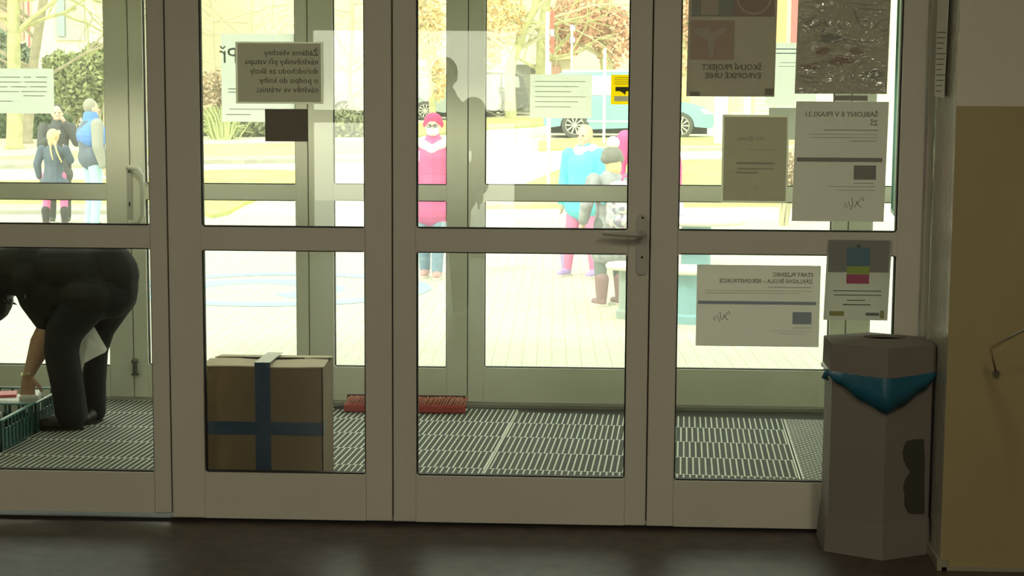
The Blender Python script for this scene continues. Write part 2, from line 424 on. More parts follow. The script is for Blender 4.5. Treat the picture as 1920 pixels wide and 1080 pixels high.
# right vestibule wall in line with the splayed return
vx0, vy0 = ex + .06 * spl + .012, YI + .062
vx1 = P(1672, 600, YO).x; vy1 = YO - .032
wm = MB(); wm.prism([(vx0, vy0, 0), (vx0 + .1, vy0, 0), (vx1 + .1, vy1, 0), (vx1, vy1, 0)], (0, 0, 2.6))
struct('wall_right_vestibule', wm, mat('vestibule_wall_pale', (.62, .64, .5), .4))
# notice board on that wall
wd = Vector((vx1 - vx0, vy1 - vy0, 0)).normalized(); wn = Vector((-wd.y, wd.x, 0))
if wn.x > 0: wn = -wn
W0 = Vector((vx0, vy0, 0))
def onwall(mb, u0, u1, z0, z1, d0, d1):
    a = W0 + wd * u0 + wn * d0; b = W0 + wd * u1 + wn * d0
    mb.prism([(a.x, a.y, z0), (b.x, b.y, z0), (b.x, b.y, z1), (a.x, a.y, z1)], wn * (d1 - d0)); return mb
nb = thing('notice_board', 'pale green notice board on the vestibule side wall at the right', 'notice board', (vx0 + wd.x, vy0 + wd.y, 1.1))
onwall(MB(), .35, 2.3, 1.05, 2.1, .001, .02).build('board', mat('board_green', (.42, .62, .52), .5), nb)
fr = MB(); onwall(fr, .33, .35, 1.03, 2.12, .001, .03); onwall(fr, 2.3, 2.32, 1.03, 2.12, .001, .03); onwall(fr, .35, 2.3, 1.03, 1.05, .001, .03); onwall(fr, .35, 2.3, 2.1, 2.12, .001, .03)
fr.build('board_frame', mat('board_frame_teal', (.2, .42, .38), .4), nb)
PAPW = paper_mat('white_paper', (.86, .86, .78), .25)
for k, (u0, u1, z0, z1, c, lb) in enumerate([(.55, .85, 1.75, 2.05, (.85, .84, .75), 'white sheet pinned at the top left of the green side board'), (.95, 1.25, 1.7, 2.0, (.8, .7, .2), 'yellow sheet pinned on the green side board'),
        (.6, 1.0, 1.35, 1.7, (.62, .55, .58), 'greyish lilac poster pinned on the green side board'), (1.1, 1.5, 1.3, 1.62, (.85, .84, .8), 'white sheet pinned low on the green side board'), (1.6, 2.1, 1.4, 1.95, (.7, .78, .72), 'pale mint poster at the far end of the side board')]):
    tag(onwall(MB(), u0, u1, z0, z1, .0205, .0225).build('poster', paper_mat('board_paper_%d' % k, c, .1), loc=None), lb, 'poster')
tag(MB().ell(W0 + wd * .75 + wn * .05 + Vector((0, 0, 1.27)), (.03, .05, .06)).ell(W0 + wd * .8 + wn * .045 + Vector((0, 0, 1.2)), (.02, .04, .04)).build('paper_flower', mat('pink_paper', (.9, .2, .38), .7), smooth=True), 'pink paper flower pinned near the bottom of the side board', 'decoration')

# ================================================================== PAPERS ON THE GLASS
INK = mat('printed_ink', (.055, .052, .048), .8)
INKG = mat('faded_ink', (.15, .145, .125), .8)
BLUEB = mat('print_blue', (.10, .145, .19), .8)
def sheet(name, label, cat, px0, py0, px1, py1, Y, m_, th=.0012, skew=0.0, group=None):
    a = P(px0, py0, Y); b = P(px1, py1, Y)
    mb = MB(); nx = 10
    pts_t = [Vector((a.x + (b.x - a.x) * i / nx, Y + .0008 * math.sin(i * 1.7 + px0), a.z)) for i in range(nx + 1)]
    pts_b = [Vector((a.x + (b.x - a.x) * i / nx + skew, Y + .0008 * math.sin(i * 1.3 + px1), b.z)) for i in range(nx + 1)]
    ft = [mb.v(p) for p in pts_t]; fb = [mb.v(p) for p in pts_b]
    for i in range(nx): mb.face([ft[i], fb[i], fb[i + 1], ft[i + 1]])
    c = (a + b) / 2; o = mb.build(name, m_, loc=(c.x, Y, b.z))
    return tag(o, label, cat, group)
def rects(parent, name, lst, Y, m_, d=.0022):
    """printed bars / patches: px rects on a sheet"""
    mb = MB()
    for (x0, y0, x1, y1) in lst:
        a = P(x0, y0, Y); b = P(x1, y1, Y); mb.box(a.x, b.x, Y - d, Y - d + .0006, b.z, a.z)
    return mb.build(name, m_, parent)
def mirror_text(s, px_right, py_base, size_px, Y, parent, m_, d=.0022, bold=0.0, name='lettering', s_=None):
    k = abs(P(0, 0, Y).z - P(0, 100, Y).z) / 100.0
    p = P(px_right, py_base, Y - d)
    return text_mesh(s, size_px * k * 1.38, m_, name, parent, p, (-1, 0, 0), (0, 0, 1), (0, 1, 0), bold=bold)
YG = YI + .0275 - .0045           # room side of the inner glass
YGB = YI + .0275 + .004           # outer side of the inner glass
POST_B = paper_mat('poster_back_brown', (.40, .35, .26), .25)
POST_G = paper_mat('poster_back_grey', (.72, .695, .62), .33)
# -- leaf B: visitor notice, seen from behind
s1 = sheet('visitor_notice', 'landscape taped notice with mirrored Czech text asking visitors to sign the book', 'notice', 441, 78, 606, 195, YG - .002, paper_mat('clear_tape_film', (.88, .88, .72), .6))
a = sheet('tmp', 'x', 'x', 445, 81, 602, 191.5, YG - .0038, paper_mat('notice_paper', (.60, .57, .51), .47)); a.name = 'paper'; a.parent = s1; a.location = a.location - s1.location
for k in ('label', 'category'): del a[k]
for t_, y_, xr in (('Žádáme všechny', 104, 597), ('návštěvníky při vstupu', 121, 597), ('do/odchodu ze školy', 138.5, 597), ('o podpis do knihy', 156, 597), ('návštěv ve vrátnici.', 173.5, 597)):
    mirror_text(t_, xr, y_, 11.2, YG - .0036, s1, INKG, d=.0024)
tag(MB().box(P(495, 0, YG).x, P(576, 0, YG).x, YG - .006, YG - .0015, P(500, 265, YG).z, P(500, 204, YG).z, bev=.001).build('door_plate', mat('dark_brown_card', (.19, .165, .12), .5)), 'small dark brown card taped on the glass below the visitor notice', 'sign')
# -- outer leaves papers (towards the street), seen backlit
YGO = YO + .0275 - .004
PTR = paper_mat('translucent_paper', (.88, .92, .86), .62)
q = sheet('paper_sheet', 'large white sheet on the outer door behind the visitor notice, with big letters', 'notice', 414, 63, 566, 229, YGO, PTR)
mirror_text('Př', 447, 118, 30, YGO, q, mat('pale_grey_ink2', (.42, .46, .42), .8))
rects(q, 'printed_lines', [(428, 166, 446, 167.5), (428, 172, 446, 173.5), (430, 204, 500, 205.5), (424, 214, 470, 215.5)], YGO, INKG)
q = sheet('paper_sheet', 'white text sheet on the outer door glass at the far left edge', 'notice', -40, 128, 102, 213, YGO, PTR)
rects(q, 'printed_lines', [(x, y, x + wd_, y + 1.6) for y, rr in ((144, [(2, 36), (44, 14), (68, 20)]), (153, [(-20, 60), (46, 42)]), (162, [(-30, 44), (20, 30), (56, 32)]), (171, [(-20, 56), (40, 48)]), (179, [(44, 40)]), (189, [(-30, 54)])) for x, wd_ in rr], YGO, mat('pale_grey_ink', (.55, .6, .55), .8))
q = sheet('paper_sheet', 'pale text sheet on the outer door in front of the blue car', 'notice', 994, 139, 1109, 222, YGO, paper_mat('translucent_grey_paper', (.88, .90, .80), .62))
rects(q, 'printed_lines', [(1003, 152 + 9.5 * k, 1098 - (k % 3) * 14, 153.6 + 9.5 * k) for k in range(6)], YGO, mat('pale_grey_ink', (.55, .6, .55), .8))
# yellow camera sign
q = sheet('camera_sign', 'yellow video surveillance sign with black camera symbol at the door edge', 'sign', 1146, 140, 1200, 196, YGO, paper_mat('yellow_sign', (1.0, .72, .0), .55))
za = P(1166, 168, YGO); k = abs(P(0, 0, YGO).z - P(0, 100, YGO).z) / 100
cm_ = MB(); cm_.box(za.x - 12 * k, za.x + 14 * k, YGO - .004, YGO - .002, za.z - 3 * k, za.z + 5 * k, bev=.0008); cm_.prism([(za.x - 4 * k, YGO - .004, za.z - 3 * k), (za.x + 8 * k, YGO - .004, za.z - 3 * k), (za.x + 6 * k, YGO - .004, za.z - 10 * k), (za.x + 2 * k, YGO - .004, za.z - 6 * k)], (0, .002, 0)); cm_.box(za.x + 14 * k, za.x + 19 * k, YGO - .004, YGO - .002, za.z - 1 * k, za.z + 3 * k)
cm_.build('camera_symbol', mat('black_print', (.05, .045, .01), .8), q)
rects(q, 'printed_lines', [(1152, 145 + 4 * j, 1180, 146.2 + 4 * j) for j in range(4)], YGO, mat('brown_print', (.4, .3, .0), .8))
rects(q, 'white_strip', [(1152, 180, 1195, 190)], YGO, PAPW)
# -- leaf D posters
q = sheet('project_poster', 'large brown-backed project poster at upper left of the right leaf, mirrored letters', 'poster', 1293, -60, 1454, 181.5, YG - .002, paper_mat('poster_back_brown2', (.54, .49, .39), .2), skew=-.004)
rects(q, 'colour_field', [(1297, -10, 1375, 31)], YG - .002, mat('poster_teal', (.36, .38, .31), .8))
rects(q, 'pale_field', [(1315, -10, 1347, 28)], YG - .002, mat('poster_pale', (.55, .49, .39), .8), d=.003)
rects(q, 'red_field', [(1376, -10, 1452, 31)], YG - .002, mat('poster_red', (.42, .33, .27), .8))
ca = P(1414, -6, YG - .005); ring = MB(); 
N = 28
for j in range(N):
    a0, a1 = 2 * math.pi * j / N, 2 * math.pi * (j + 1) / N; r0, r1 = 29 * k * YI / YO, 33 * k * YI / YO
    pp = [(ca.x + r * math.cos(a), ca.y, ca.z + r * math.sin(a)) for r, a in ((r0, a0), (r1, a0), (r1, a1), (r0, a1))]
    ring.prism(pp, (0, .001, 0))
ring.build('ring_mark', mat('poster_pale', (.55, .49, .39), .8), q)
rects(q, 'orange_field', [(1295, 38, 1376, 112)], YG - .002, mat('poster_orange', (.52, .41, .31), .8))
fg = MB(); yq = YG - .0055
def pl(lst): fg.prism([(P(x, y, yq).x, yq, P(x, y, yq).z) for x, y in lst], (0, .001, 0))
pl([(1304, 55), (1326, 50), (1333, 62), (1358, 50), (1363, 56), (1340, 74), (1337, 108), (1331, 110), (1326, 76), (1304, 62)])
fg.build('pale_figure', mat('poster_pale', (.55, .49, .39), .8), q)
mirror_text('ŠKOLNÍ PROJEKT', 1428, 131, 10.5, YG - .002, q, mat("poster_ink", (.27, .245, .19), .8), bold=.0006)
mirror_text('EVROPSKÉ UNIE', 1427, 147, 10.5, YG - .002, q, mat("poster_ink", (.27, .245, .19), .8), bold=.0006)
rects(q, 'corner_tape', [(1434, 166, 1450, 178), (1294, 172, 1312, 180)], YG - .002, mat('tape_brown', (.29, .255, .19), .3))
# crinkled plastic poster
a = P(1499, -60, YG - .004); b = P(1666, 176.5, YG - .004)
q = sheet('plastic_covered_poster', 'dark poster wrapped in crinkled shiny plastic at the upper right of the right leaf', 'poster', 1499, -60, 1666, 176.5, YG - .002, paper_mat('dark_poster', (.52, .48, .38), .24), skew=-.006)
pm = bpy.data.materials.new('crinkled_plastic'); pm.use_nodes = True; t = pm.node_tree; t.nodes.clear()
oo = t.nodes.new('ShaderNodeOutputMaterial'); mx = t.nodes.new('ShaderNodeMixShader'); mx.inputs[0].default_value = .09
tr = t.nodes.new('ShaderNodeBsdfTransparent'); gl = t.nodes.new('ShaderNodeBsdfGlossy'); gl.inputs['Roughness'].default_value = .12
c = t.nodes.new('ShaderNodeTexCoord'); mp = t.nodes.new('ShaderNodeMapping'); mp.inputs['Scale'].default_value = (9, 9, 16)
nz = t.nodes.new('ShaderNodeTexNoise'); nz.inputs['Scale'].default_value = 1.0; nz.inputs['Detail'].default_value = 3; nz.inputs['Distortion'].default_value = 1.5
bp = t.nodes.new('ShaderNodeBump'); bp.inputs['Strength'].default_value = 1.0; bp.inputs['Distance'].default_value = .05
t.links.new(c.outputs['Object'], mp.inputs[0]); t.links.new(mp.outputs[0], nz.inputs[0]); t.links.new(nz.outputs['Fac'], bp.inputs['Height'])
t.links.new(bp.outputs[0], gl.inputs['Normal']); t.links.new(tr.outputs[0], mx.inputs[1]); t.links.new(gl.outputs[0], mx.inputs[2]); t.links.new(mx.outputs[0], oo.inputs[0])
MB().box(a.x, b.x, a.y - .003, a.y - .0022, b.z, a.z).build('plastic_cover', pm, q)
random.seed(4)
for nm, cc, spots in (('brown_patch', (.46, .36, .28), [(1540, 95, 14, 9), (1580, 112, 22, 10), (1520, 125, 16, 8), (1605, 95, 12, 8)]), ('green_patch', (.38, .40, .31), [(1560, 72, 26, 7), (1640, 140, 16, 9)]), ('pale_patch', (.54, .47, .37), [(1548, 118, 9, 5), (1618, 118, 8, 5), (1596, 140, 7, 4)])):
    mb = MB()
    for (x, y, rx, ry) in spots:
        c0 = P(x, y, YG - .0045)
        mb.prism([(c0.x + rx * (1 + .3 * math.sin(3 * t_ + x)) * k * .7 * math.cos(t_), c0.y, c0.z + ry * (1 + .25 * math.cos(2 * t_ + y)) * k * .7 * math.sin(t_)) for t_ in [2 * math.pi * j / 16 for j in range(16)]], (0, .0006 + .0002 * len(nm) / 10, 0))
    mb.build(nm, mat(nm, cc, .8), q)
cr_ = MB(); random.seed(8)
for (x, y, x2, y2, r) in [(1508, 44, 1530, 28, 1.2), (1512, 52, 1545, 40, 1.4), (1545, 34, 1553, 52, 1.3), (1570, 42, 1578, 54, 1.3), (1600, 14, 1612, 44, 1.5), (1612, 44, 1620, 50, 1.3), (1600, 12, 1664, 18, 1.2), (1636, 52, 1652, 38, 1.3), (1652, 38, 1666, 33, 1.2), (1596, 75, 1645, 77, 1.2), (1600, 81, 1640, 91, .9), (1540, 60, 1546, 53, 1.4), (1500, 140, 1530, 144, 1.4), (1502, 150, 1540, 152, 1.0), (1620, 38, 1628, 35, 1.2), (1650, 56, 1666, 54, 1.5), (1590, 4, 1650, 8, .8)]:
    yq = YG - .0062; pts = []
    for j in range(6):
        t_ = j / 5; pts.append(P(x + (x2 - x) * t_ + random.uniform(-1, 1), y + (y2 - y) * t_ + 2.0 * math.sin(t_ * math.pi) + random.uniform(-.6, .6), yq))
    cr_ = MB(); cr_.tube(pts, [.0004, r * k * .7, r * k * .8, r * k * .8, r * k * .6, .0004], 6)
    cr_.build('plastic_crease', mat('shiny_plastic_fold', (.42, .40, .34), .2, spec=1.0), q, smooth=True)
tag(MB().box(P(1568, 0, YG).x, P(1632, 0, YG).x, YG - .004, YG - .002, P(1600, 189, YG).z, P(1600, 179, YG).z).build('clip_strip', mat('grey_strip', (.42, .42, .35), .5)), 'thin grey strip on the glass between the plastic poster and the grey certificate', 'strip')
# small taped notice
s2 = sheet('taped_notice', 'olive brown A4 notice in tape, left of the grey certificate', 'notice', 1355, 215, 1476, 381, YG - .002, MATS['clear_tape_film'])
a = sheet('tmp', 'x', 'x', 1358.5, 219, 1472.5, 377, YG - .0038, paper_mat('notice_olive', (.62, .585, .49), .45)); a.name = 'paper'; a.parent = s2; a.location = a.location - s2.location
for kk in ('label', 'category'): del a[kk]
rects(s2, 'printed_lines', [(1380, 304, 1452, 308), (1383, 315, 1450, 318), (1378, 322, 1420, 325), (1400, 280, 1455, 281.4)], YG - .0038, mat('notice_ink', (.46, .43, .34), .8), d=.0024)
rects(s2, 'heading_shine', [(1384, 258, 1400, 262), (1404, 255, 1412, 265), (1418, 256, 1432, 262), (1366, 270, 1372, 272), (1369, 352, 1382, 354), (1402, 352, 1408, 354), (1414, 350, 1422, 354)], YG - .0038, mat('pale_shine', (.55, .52, .42), .3), d=.0024)
# grey certificate
q = sheet('certificate', 'grey A3 certificate with dark band and signature, right of the taped notice', 'poster', 1493, 190, 1660, 416, YG - .002, POST_G, skew=-.006)
mirror_text('ŠABLONY II V PRAXI 21', 1646, 219, 9.5, YG - .002, q, mat("cert_ink", (.36, .34, .28), .8), bold=.0005); mirror_text('ZŠ', 1646, 235, 9.5, YG - .002, q, mat("cert_ink", (.36, .34, .28), .8), bold=.0005)
rects(q, 'printed_lines', [(1545, 243, 1646, 245), (1516, 251, 1646, 252.6), (1520, 257, 1645, 258.6), (1592, 264, 1644, 265.4), (1600, 343, 1638, 344.4), (1553, 349, 1640, 350.6), (1571, 356, 1640, 357.4)], YG - .002, mat('cert_ink', (.36, .34, .28), .8))
rects(q, 'dark_band', [(1494, 295, 1654, 304)], YG - .002, mat('cert_band', (.31, .295, .255), .8))
rects(q, 'flag_patch', [(1601, 310, 1642, 337)], YG - .002, mat('cert_patch', (.28, .275, .24), .8))
def signature(parent, ox, oy, sc_, Y):
    mb = MB()
    for st in ([(0, 20), (2, 10), (5, 22), (8, 8), (11, 18)], [(14, 2), (16, 14), (12, 24)], [(18, 20), (24, 12), (34, 0), (36, 8)], [(22, 8), (27, 16), (32, 20)]):
        mb.tube([P(ox + x * sc_, oy + y * sc_, Y - .0028) for x, y in st], .0011, 5)
    mb.build('signature', mat('sign_ink', (.12, .12, .11), .8), parent)
signature(q, 1583, 369, 1.0, YG - .002)
# landscape certificate
q = sheet('certificate', 'pale landscape certificate with blue band on the lower glass of the right leaf', 'poster', 1307, 496, 1535, 651, YG - .002, paper_mat('cert_pale', (.78, .755, .68), .42))
mirror_text('STARÝ PLZENEC', 1525, 519, 7.5, YG - .002, q, mat("cert_ink3", (.34, .33, .28), .8), bold=.0005); mirror_text('ZÁKLADNÍ ŠKOLA – REKONSTRUKCE', 1524, 531.5, 7.5, YG - .002, q, mat("cert_ink3", (.34, .33, .28), .8), bold=.0004)
rects(q, 'printed_lines', [(1440, 538, 1521, 540), (1320, 544.5, 1522, 546), (1324, 549, 1500, 550.2), (1486, 614, 1520, 615.4), (1445, 620, 1520, 621.4), (1462, 625, 1510, 626.2)], YG - .002, mat('cert_ink2', (.42, .41, .35), .8))
rects(q, 'blue_band', [(1309, 563.5, 1530, 572)], YG - .002, mat('cert_blue', (.36, .43, .48), .8))
rects(q, 'blue_patch', [(1486, 585, 1521, 608)], YG - .002, mat('cert_blue2', (.34, .41, .44), .8))
signature(q, 1338, 583, .85, YG - .002)
# bottle-bank leaflet hanging in front of the rail
YL = YI - .006
q = sheet('leaflet', 'leaflet with blue, green and pink battery drawing on the door rail above the bin', 'poster', 1552, 449, 1668, 601, YL, paper_mat('leaflet_paper', (.60, .60, .52), .4), skew=-.008)
rects(q, 'top_film', [(1554, 450, 1666, 511)], YL, mat('leaflet_top', (.26, .265, .23), .4))
rects(q, 'battery_blue', [(1588, 464, 1630, 499)], YL, mat('bat_blue', (.11, .21, .26), .6), d=.003)
rects(q, 'battery_cap', [(1606, 459, 1614, 464)], YL, mat('bat_cap', (.12, .12, .11), .6), d=.003)
rects(q, 'battery_green', [(1588, 499, 1630, 514)], YL, mat('bat_green', (.34, .45, .10), .6), d=.003)
rects(q, 'battery_pink', [(1587, 514, 1629, 532)], YL, mat('bat_pink', (.42, .10, .17), .6), d=.003)
rects(q, 'printed_lines', [(1562, 544, 1652, 546.5), (1563, 552, 1652, 554.5), (1588, 562, 1622, 564), (1580, 570, 1632, 572.5)], YL, mat('leaf_ink', (.16, .17, .13), .8), d=.003)
rects(q, 'logo_mark', [(1555, 583, 1582, 592), (1650, 582, 1657, 597)], YL, mat('leaf_logo', (.32, .33, .12), .8), d=.003)
rects(q, 'logo_lines', [(1623, 586, 1648, 592)], YL, mat('leaf_ink2', (.2, .21, .2), .8), d=.003)
# sheets on outer door 5
q = sheet('paper_sheet', 'pale blue-headed sheet on the outer glass between the two upper posters', 'notice', 1437, 80, 1530, 200, YGO, PTR)
rects(q, 'printed_lines', [(1455, 91, 1500, 93), (1455, 99, 1500, 101), (1463, 117, 1495, 118), (1460, 124, 1495, 125)], YGO, mat('blue_print', (.3, .55, .65), .8))
tag(MB().box(XO(1437), XO(1530), YGO - .002, YGO, P(1450, 262, YGO).z, P(1450, 202, YGO).z).build('paper_sheet', paper_mat('grey_backed_paper', (.62, .64, .58), .45)), 'grey sheet on the outer glass behind the taped notice', 'notice')
# notice on the splayed return
vn = Vector((spl, 1, 0)).normalized(); wn2 = Vector((-vn.y, vn.x, 0)); 
if wn2.x > 0: wn2 = -wn2
def ret_pt(px, py):
    d = ray(px, py)
    # plane through PC with direction vn
    t_ = (Vector((PC.x, PC.y, 0)) - Vector((0, 0, CAMZ))).dot(wn2) / d.dot(wn2)
    return Vector((0, 0, CAMZ)) + d * t_
c1, c2, c3, c4 = [ret_pt(*p) for p in ((1766, -20), (1787, -20), (1777, 184), (1759, 180))]
pm_ = MB(); pm_.prism([p + wn2 * .012 for p in (c1, c2, c3, c4)], wn2 * .0012)
q = tag(pm_.build('wall_notice', paper_mat('wall_notice_paper', (.95, .92, .82), .05), loc=tuple(c4 + wn2 * .012)), 'printed notice curling off the glossy grey wall return, beside the right door leaf', 'notice')
lm = MB()
for j in range(12):
    y0 = 60 + j * 10; 
    e0, e1 = ret_pt(1765 - j * .3, y0), ret_pt(1782 - j * .3 - (j % 4) * 2, y0); e2 = ret_pt(1765 - j * .3, y0 + 1.6); e3 = ret_pt(1782 - j * .3 - (j % 4) * 2, y0 + 1.6)
    lm.prism([p + wn2 * .0134 for p in (e0, e1, e3, e2)], wn2 * .0006)
lm.build('printed_lines', INKG, q)
# chrome rail end in front of the yellow wall
p0, p1, p2 = P(1860, 651, cy0 - .10), P(1925, 616, cy0 - .35), P(1990, 581, cy0 - .6)
rr = thing('wall_rail', 'thin chrome rail with a bent end on the yellow wall, at the right edge', 'rail', P(1868, 700, cy0))
MB().tube([P(1868, 700, cy0 - .002), P(1857, 655, cy0 - .09), p0, p0 + (p1 - p0) * .15, p1, p2], [.0035, .004, .006, .0065, .0065, .0065], 10).build('rod', CHROME, rr, smooth=True)
MB().lathe(P(1868, 700, cy0 - .012), [(.012, 0), (.012, .010)], 16, 'y').build('wall_plate', CHROME, rr)

# ================================================================== HALL OBJECTS
# cardboard recycling bin (hexagonal)
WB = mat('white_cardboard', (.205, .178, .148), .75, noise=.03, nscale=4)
WBE = mat('cardboard_edge', (.28, .2, .13), .8)
Bp = G(1555, 1034, 0); Cp = G(1668, 1052, 0)
Bp.z = Cp.z = 0
e = (Cp - Bp); L = e.length; e.normalize(); nrm = Vector((-e.y, e.x, 0))      # away from the camera
hexc = (Bp + Cp) / 2 + nrm * L * math.sqrt(3) / 2
hexc.x -= .020; L *= .955
base = math.atan2((Bp - (Bp + Cp) / 2 - nrm * L * math.sqrt(3) / 2).y, (Bp - (Bp + Cp) / 2 - nrm * L * math.sqrt(3) / 2).x)
bn = thing('recycling_bin', 'white hexagonal cardboard bin with a blue liner, against the wall return', 'bin', (hexc.x, hexc.y, 0))
def hexr(r, z, rj=0.0): return [Vector((hexc.x + r * math.cos(base + math.pi / 3 * j), hexc.y + r * math.sin(base + math.pi / 3 * j), z)) for j in range(6)]
topz = P(1672, 655, Cp.y).z
zl0, zl1 = P(1672, 711, Cp.y).z, topz
def hexwall(mb, r0, z0, r1, z1, th=.004, arc=range(6)):
    a, b = hexr(r0, z0), hexr(r1, z1); a2, b2 = hexr(r0 - th, z0), hexr(r1 - th, z1)
    for j in arc:
        n_ = (j + 1) % 6
        va = [mb.v(p) for p in (a[j], a[n_], b[n_], b[j], a2[j], a2[n_], b2[n_], b2[j])]
        for qd in ((0, 1, 2, 3), (5, 4, 7, 6), (3, 2, 6, 7), (1, 0, 4, 5)): mb.face([va[i] for i in qd])
    return mb
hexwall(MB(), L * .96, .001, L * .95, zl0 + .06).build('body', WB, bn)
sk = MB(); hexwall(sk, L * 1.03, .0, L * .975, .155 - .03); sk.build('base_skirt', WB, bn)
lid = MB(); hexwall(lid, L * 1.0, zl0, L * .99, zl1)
top = hexr(L * .992, zl1)
# lid top with an oval opening
oc = P(1676, 640, hexc.y); ocx, ocy = hexc.x + .0, hexc.y - .0
inner_r = []; NH = 24
for j in range(NH):
    a = base + 2 * math.pi * j / NH
    inner_r.append(Vector((ocx + .02 + .075 * math.cos(a), ocy + .0 + .05 * math.sin(a), zl1 + .012)))
outer_r = []
for j in range(NH):
    s_ = j * 6 / NH; i0 = int(s_) % 6; fr_ = s_ - int(s_); outer_r.append(top[i0].lerp(top[(i0 + 1) % 6], fr_))
vo = [lid.v(p) for p in outer_r]; vi = [lid.v(p) for p in inner_r]; vd = [lid.v(p - Vector((0, 0, .008))) for p in inner_r]
for j in range(NH):
    n_ = (j + 1) % NH; lid.face([vo[j], vo[n_], vi[n_], vi[j]]); lid.face([vi[j], vi[n_], vd[n_], vd[j]])
lid.build('lid', WB, bn)
MB().prism(hexr(L * .9, zl1 - .06), (0, 0, .004)).build('inner_shade', mat('bin_inside_shade', (.015, .015, .014), .8), bn)  # flat near-black sheet painted as the shade inside the bin
if 0: print('HEX', [round(cx0 + spl * (p.y - cy0) - p.x, 3) for p in hexr(L * 1.03, 0)])
# blue liner hanging out below the lid, deepest at the front corner
LIN = mat('blue_bin_bag', (.012, .11, .17), .3, spec=.7, bump=.3, bscale=30)
bl = MB(); NB = 48; prev = None
for j in range(NB + 1):
    s_ = (j / NB) * 6; i0 = int(s_) % 6; fr_ = s_ - int(s_)
    dep = .03 + .0 * s_
    d1 = min(abs(s_ - 1), 6 - abs(s_ - 1))       # corner index 1 is the front corner C
    dep = .112 * max(0, 1 - (d1 / 1.02) ** 1.35) + .006 + .004 * math.sin(j * 1.9)
    a_, b_ = hexr(L * 1.0, 0)[i0], hexr(L * 1.0, 0)[(i0 + 1) % 6]; p = a_.lerp(b_, fr_)
    out = (p - hexc); out.z = 0; out.normalize()
    pt = p * 1; pt.z = zl0 + .01; pb = p + out * (.006 + .003 * math.sin(j * 2.3)); pb.z = zl0 - dep; pm2 = (pt + pb) / 2 + out * .006
    cur = [bl.v(pt - out * .002), bl.v(pm2), bl.v(pb), bl.v(pb - out * .006)]
    if prev:
        for i in range(3): bl.face([prev[i], cur[i], cur[i + 1], prev[i + 1]])
    prev = cur
bl.build('bin_liner', LIN, bn, smooth=True)
MB().tube([hexr(L * 1.03, zl0 + .0)[0] + Vector((-.004, 0, .01)), hexr(L * 1.05, zl0)[0] + Vector((-.008, .02, -.015)), hexr(L * 1.0, zl0)[0] + Vector((0, .03, -.03))], [.006, .012, .003], 8).build('liner_tuft', LIN, bn, smooth=True)
# dark printed figure on the right face
h1, h2 = hexr(L * .962, 0)[1], hexr(L * .962, 0)[2]; fd = (h2 - h1).normalized(); fn = Vector((fd.y, -fd.x, 0))
if fn.y > 0: fn = -fn
def onface(px, py):
    d = ray(px, py); t_ = (h1 - Vector((0, 0, CAMZ))).dot(fn) / d.dot(fn); return Vector((0, 0, CAMZ)) + d * t_ + fn * .0035
sil = [(1699, 827), (1712, 824), (1731, 823), (1733, 860), (1732, 900), (1732, 962), (1712, 962), (1702, 960), (1695, 945), (1696, 925), (1693, 915), (1696, 900), (1703, 889), (1706, 882), (1700, 874), (1694, 862), (1692, 848), (1694, 838)]
MB().prism([onface(*p) for p in sil], fn * -.002).build('dark_print', mat('dark_print', (.055, .05, .036), .7), bn)
# ceiling lamps
for i, (lx, ly) in enumerate(LAMPS):
    cl = thing('ceiling_light', 'long fluorescent ceiling light of the hall, %s row, %s' % ('left' if lx < 0 else 'right', 'nearer the doors' if ly > 1 else 'above the camera'), 'lamp', (lx, ly, 3.15), 0, 'hall ceiling lights')
    MB().box(lx - .13, lx + .13, ly - .65, ly + .65, 3.07, 3.149).build('housing', DOORW, cl)

# ================================================================== VESTIBULE OBJECTS
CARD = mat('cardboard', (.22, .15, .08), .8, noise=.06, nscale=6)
CARD_LIT = mat('cardboard_lit', (.80, .68, .50), .8)  # paler copy for the top flaps, their lit look put into the colour
bt = P(605, 690, YI + .16)
xa, xb = P(383, 700, YI + .16).x, bt.x; ya, yb = YI + .16, YI + .16 + .25; zt = bt.z
bx = thing('cardboard_box', 'tall cardboard collection box with a slot in the top and blue tape cross', 'box', ((xa + xb) / 2, (ya + yb) / 2, .013))
mb = MB(); z0 = .0125
mb.box(xa, xb, ya, ya + .005, z0, zt); mb.box(xa, xb, yb - .005, yb, z0, zt); mb.box(xa, xa + .005, ya, yb, z0, zt); mb.box(xb - .005, xb, ya, yb, z0, zt); mb.box(xa, xb, ya, yb, z0, z0 + .005)
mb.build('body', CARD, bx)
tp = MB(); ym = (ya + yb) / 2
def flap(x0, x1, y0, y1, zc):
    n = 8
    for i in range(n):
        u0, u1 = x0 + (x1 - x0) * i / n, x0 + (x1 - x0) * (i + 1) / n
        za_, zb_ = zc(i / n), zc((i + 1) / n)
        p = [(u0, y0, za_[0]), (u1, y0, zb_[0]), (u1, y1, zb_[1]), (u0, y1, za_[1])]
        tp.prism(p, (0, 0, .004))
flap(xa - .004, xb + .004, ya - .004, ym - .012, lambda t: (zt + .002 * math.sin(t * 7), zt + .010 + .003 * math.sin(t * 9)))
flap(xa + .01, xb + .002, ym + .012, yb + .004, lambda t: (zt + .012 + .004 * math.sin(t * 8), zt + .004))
tp.build('top_flap', CARD_LIT, bx)
MB().box(xa + .12, xb - .09, ym - .006, ym + .008, zt + .012, zt + .0185).build('slot', mat('slot_shade', (.03, .022, .015), .9), bx)  # dark bar laid on the flaps, painted as the shade in the opening
TAPE = mat('blue_tape', (.008, .05, .13), .22, spec=.8, bump=.2, bscale=40)
def pxx(p): return P(p, 800, ya).x
tv = MB(); tv.box(pxx(479), pxx(508), ya - .0015, ya - .0002, z0, zt + .004); tv.box(pxx(479), pxx(508), ya - .004, yb + .002, zt + .0165, zt + .019)
tv.box(pxx(479), pxx(508), ya - .0056, ya - .0042, zt - .002, zt + .019)
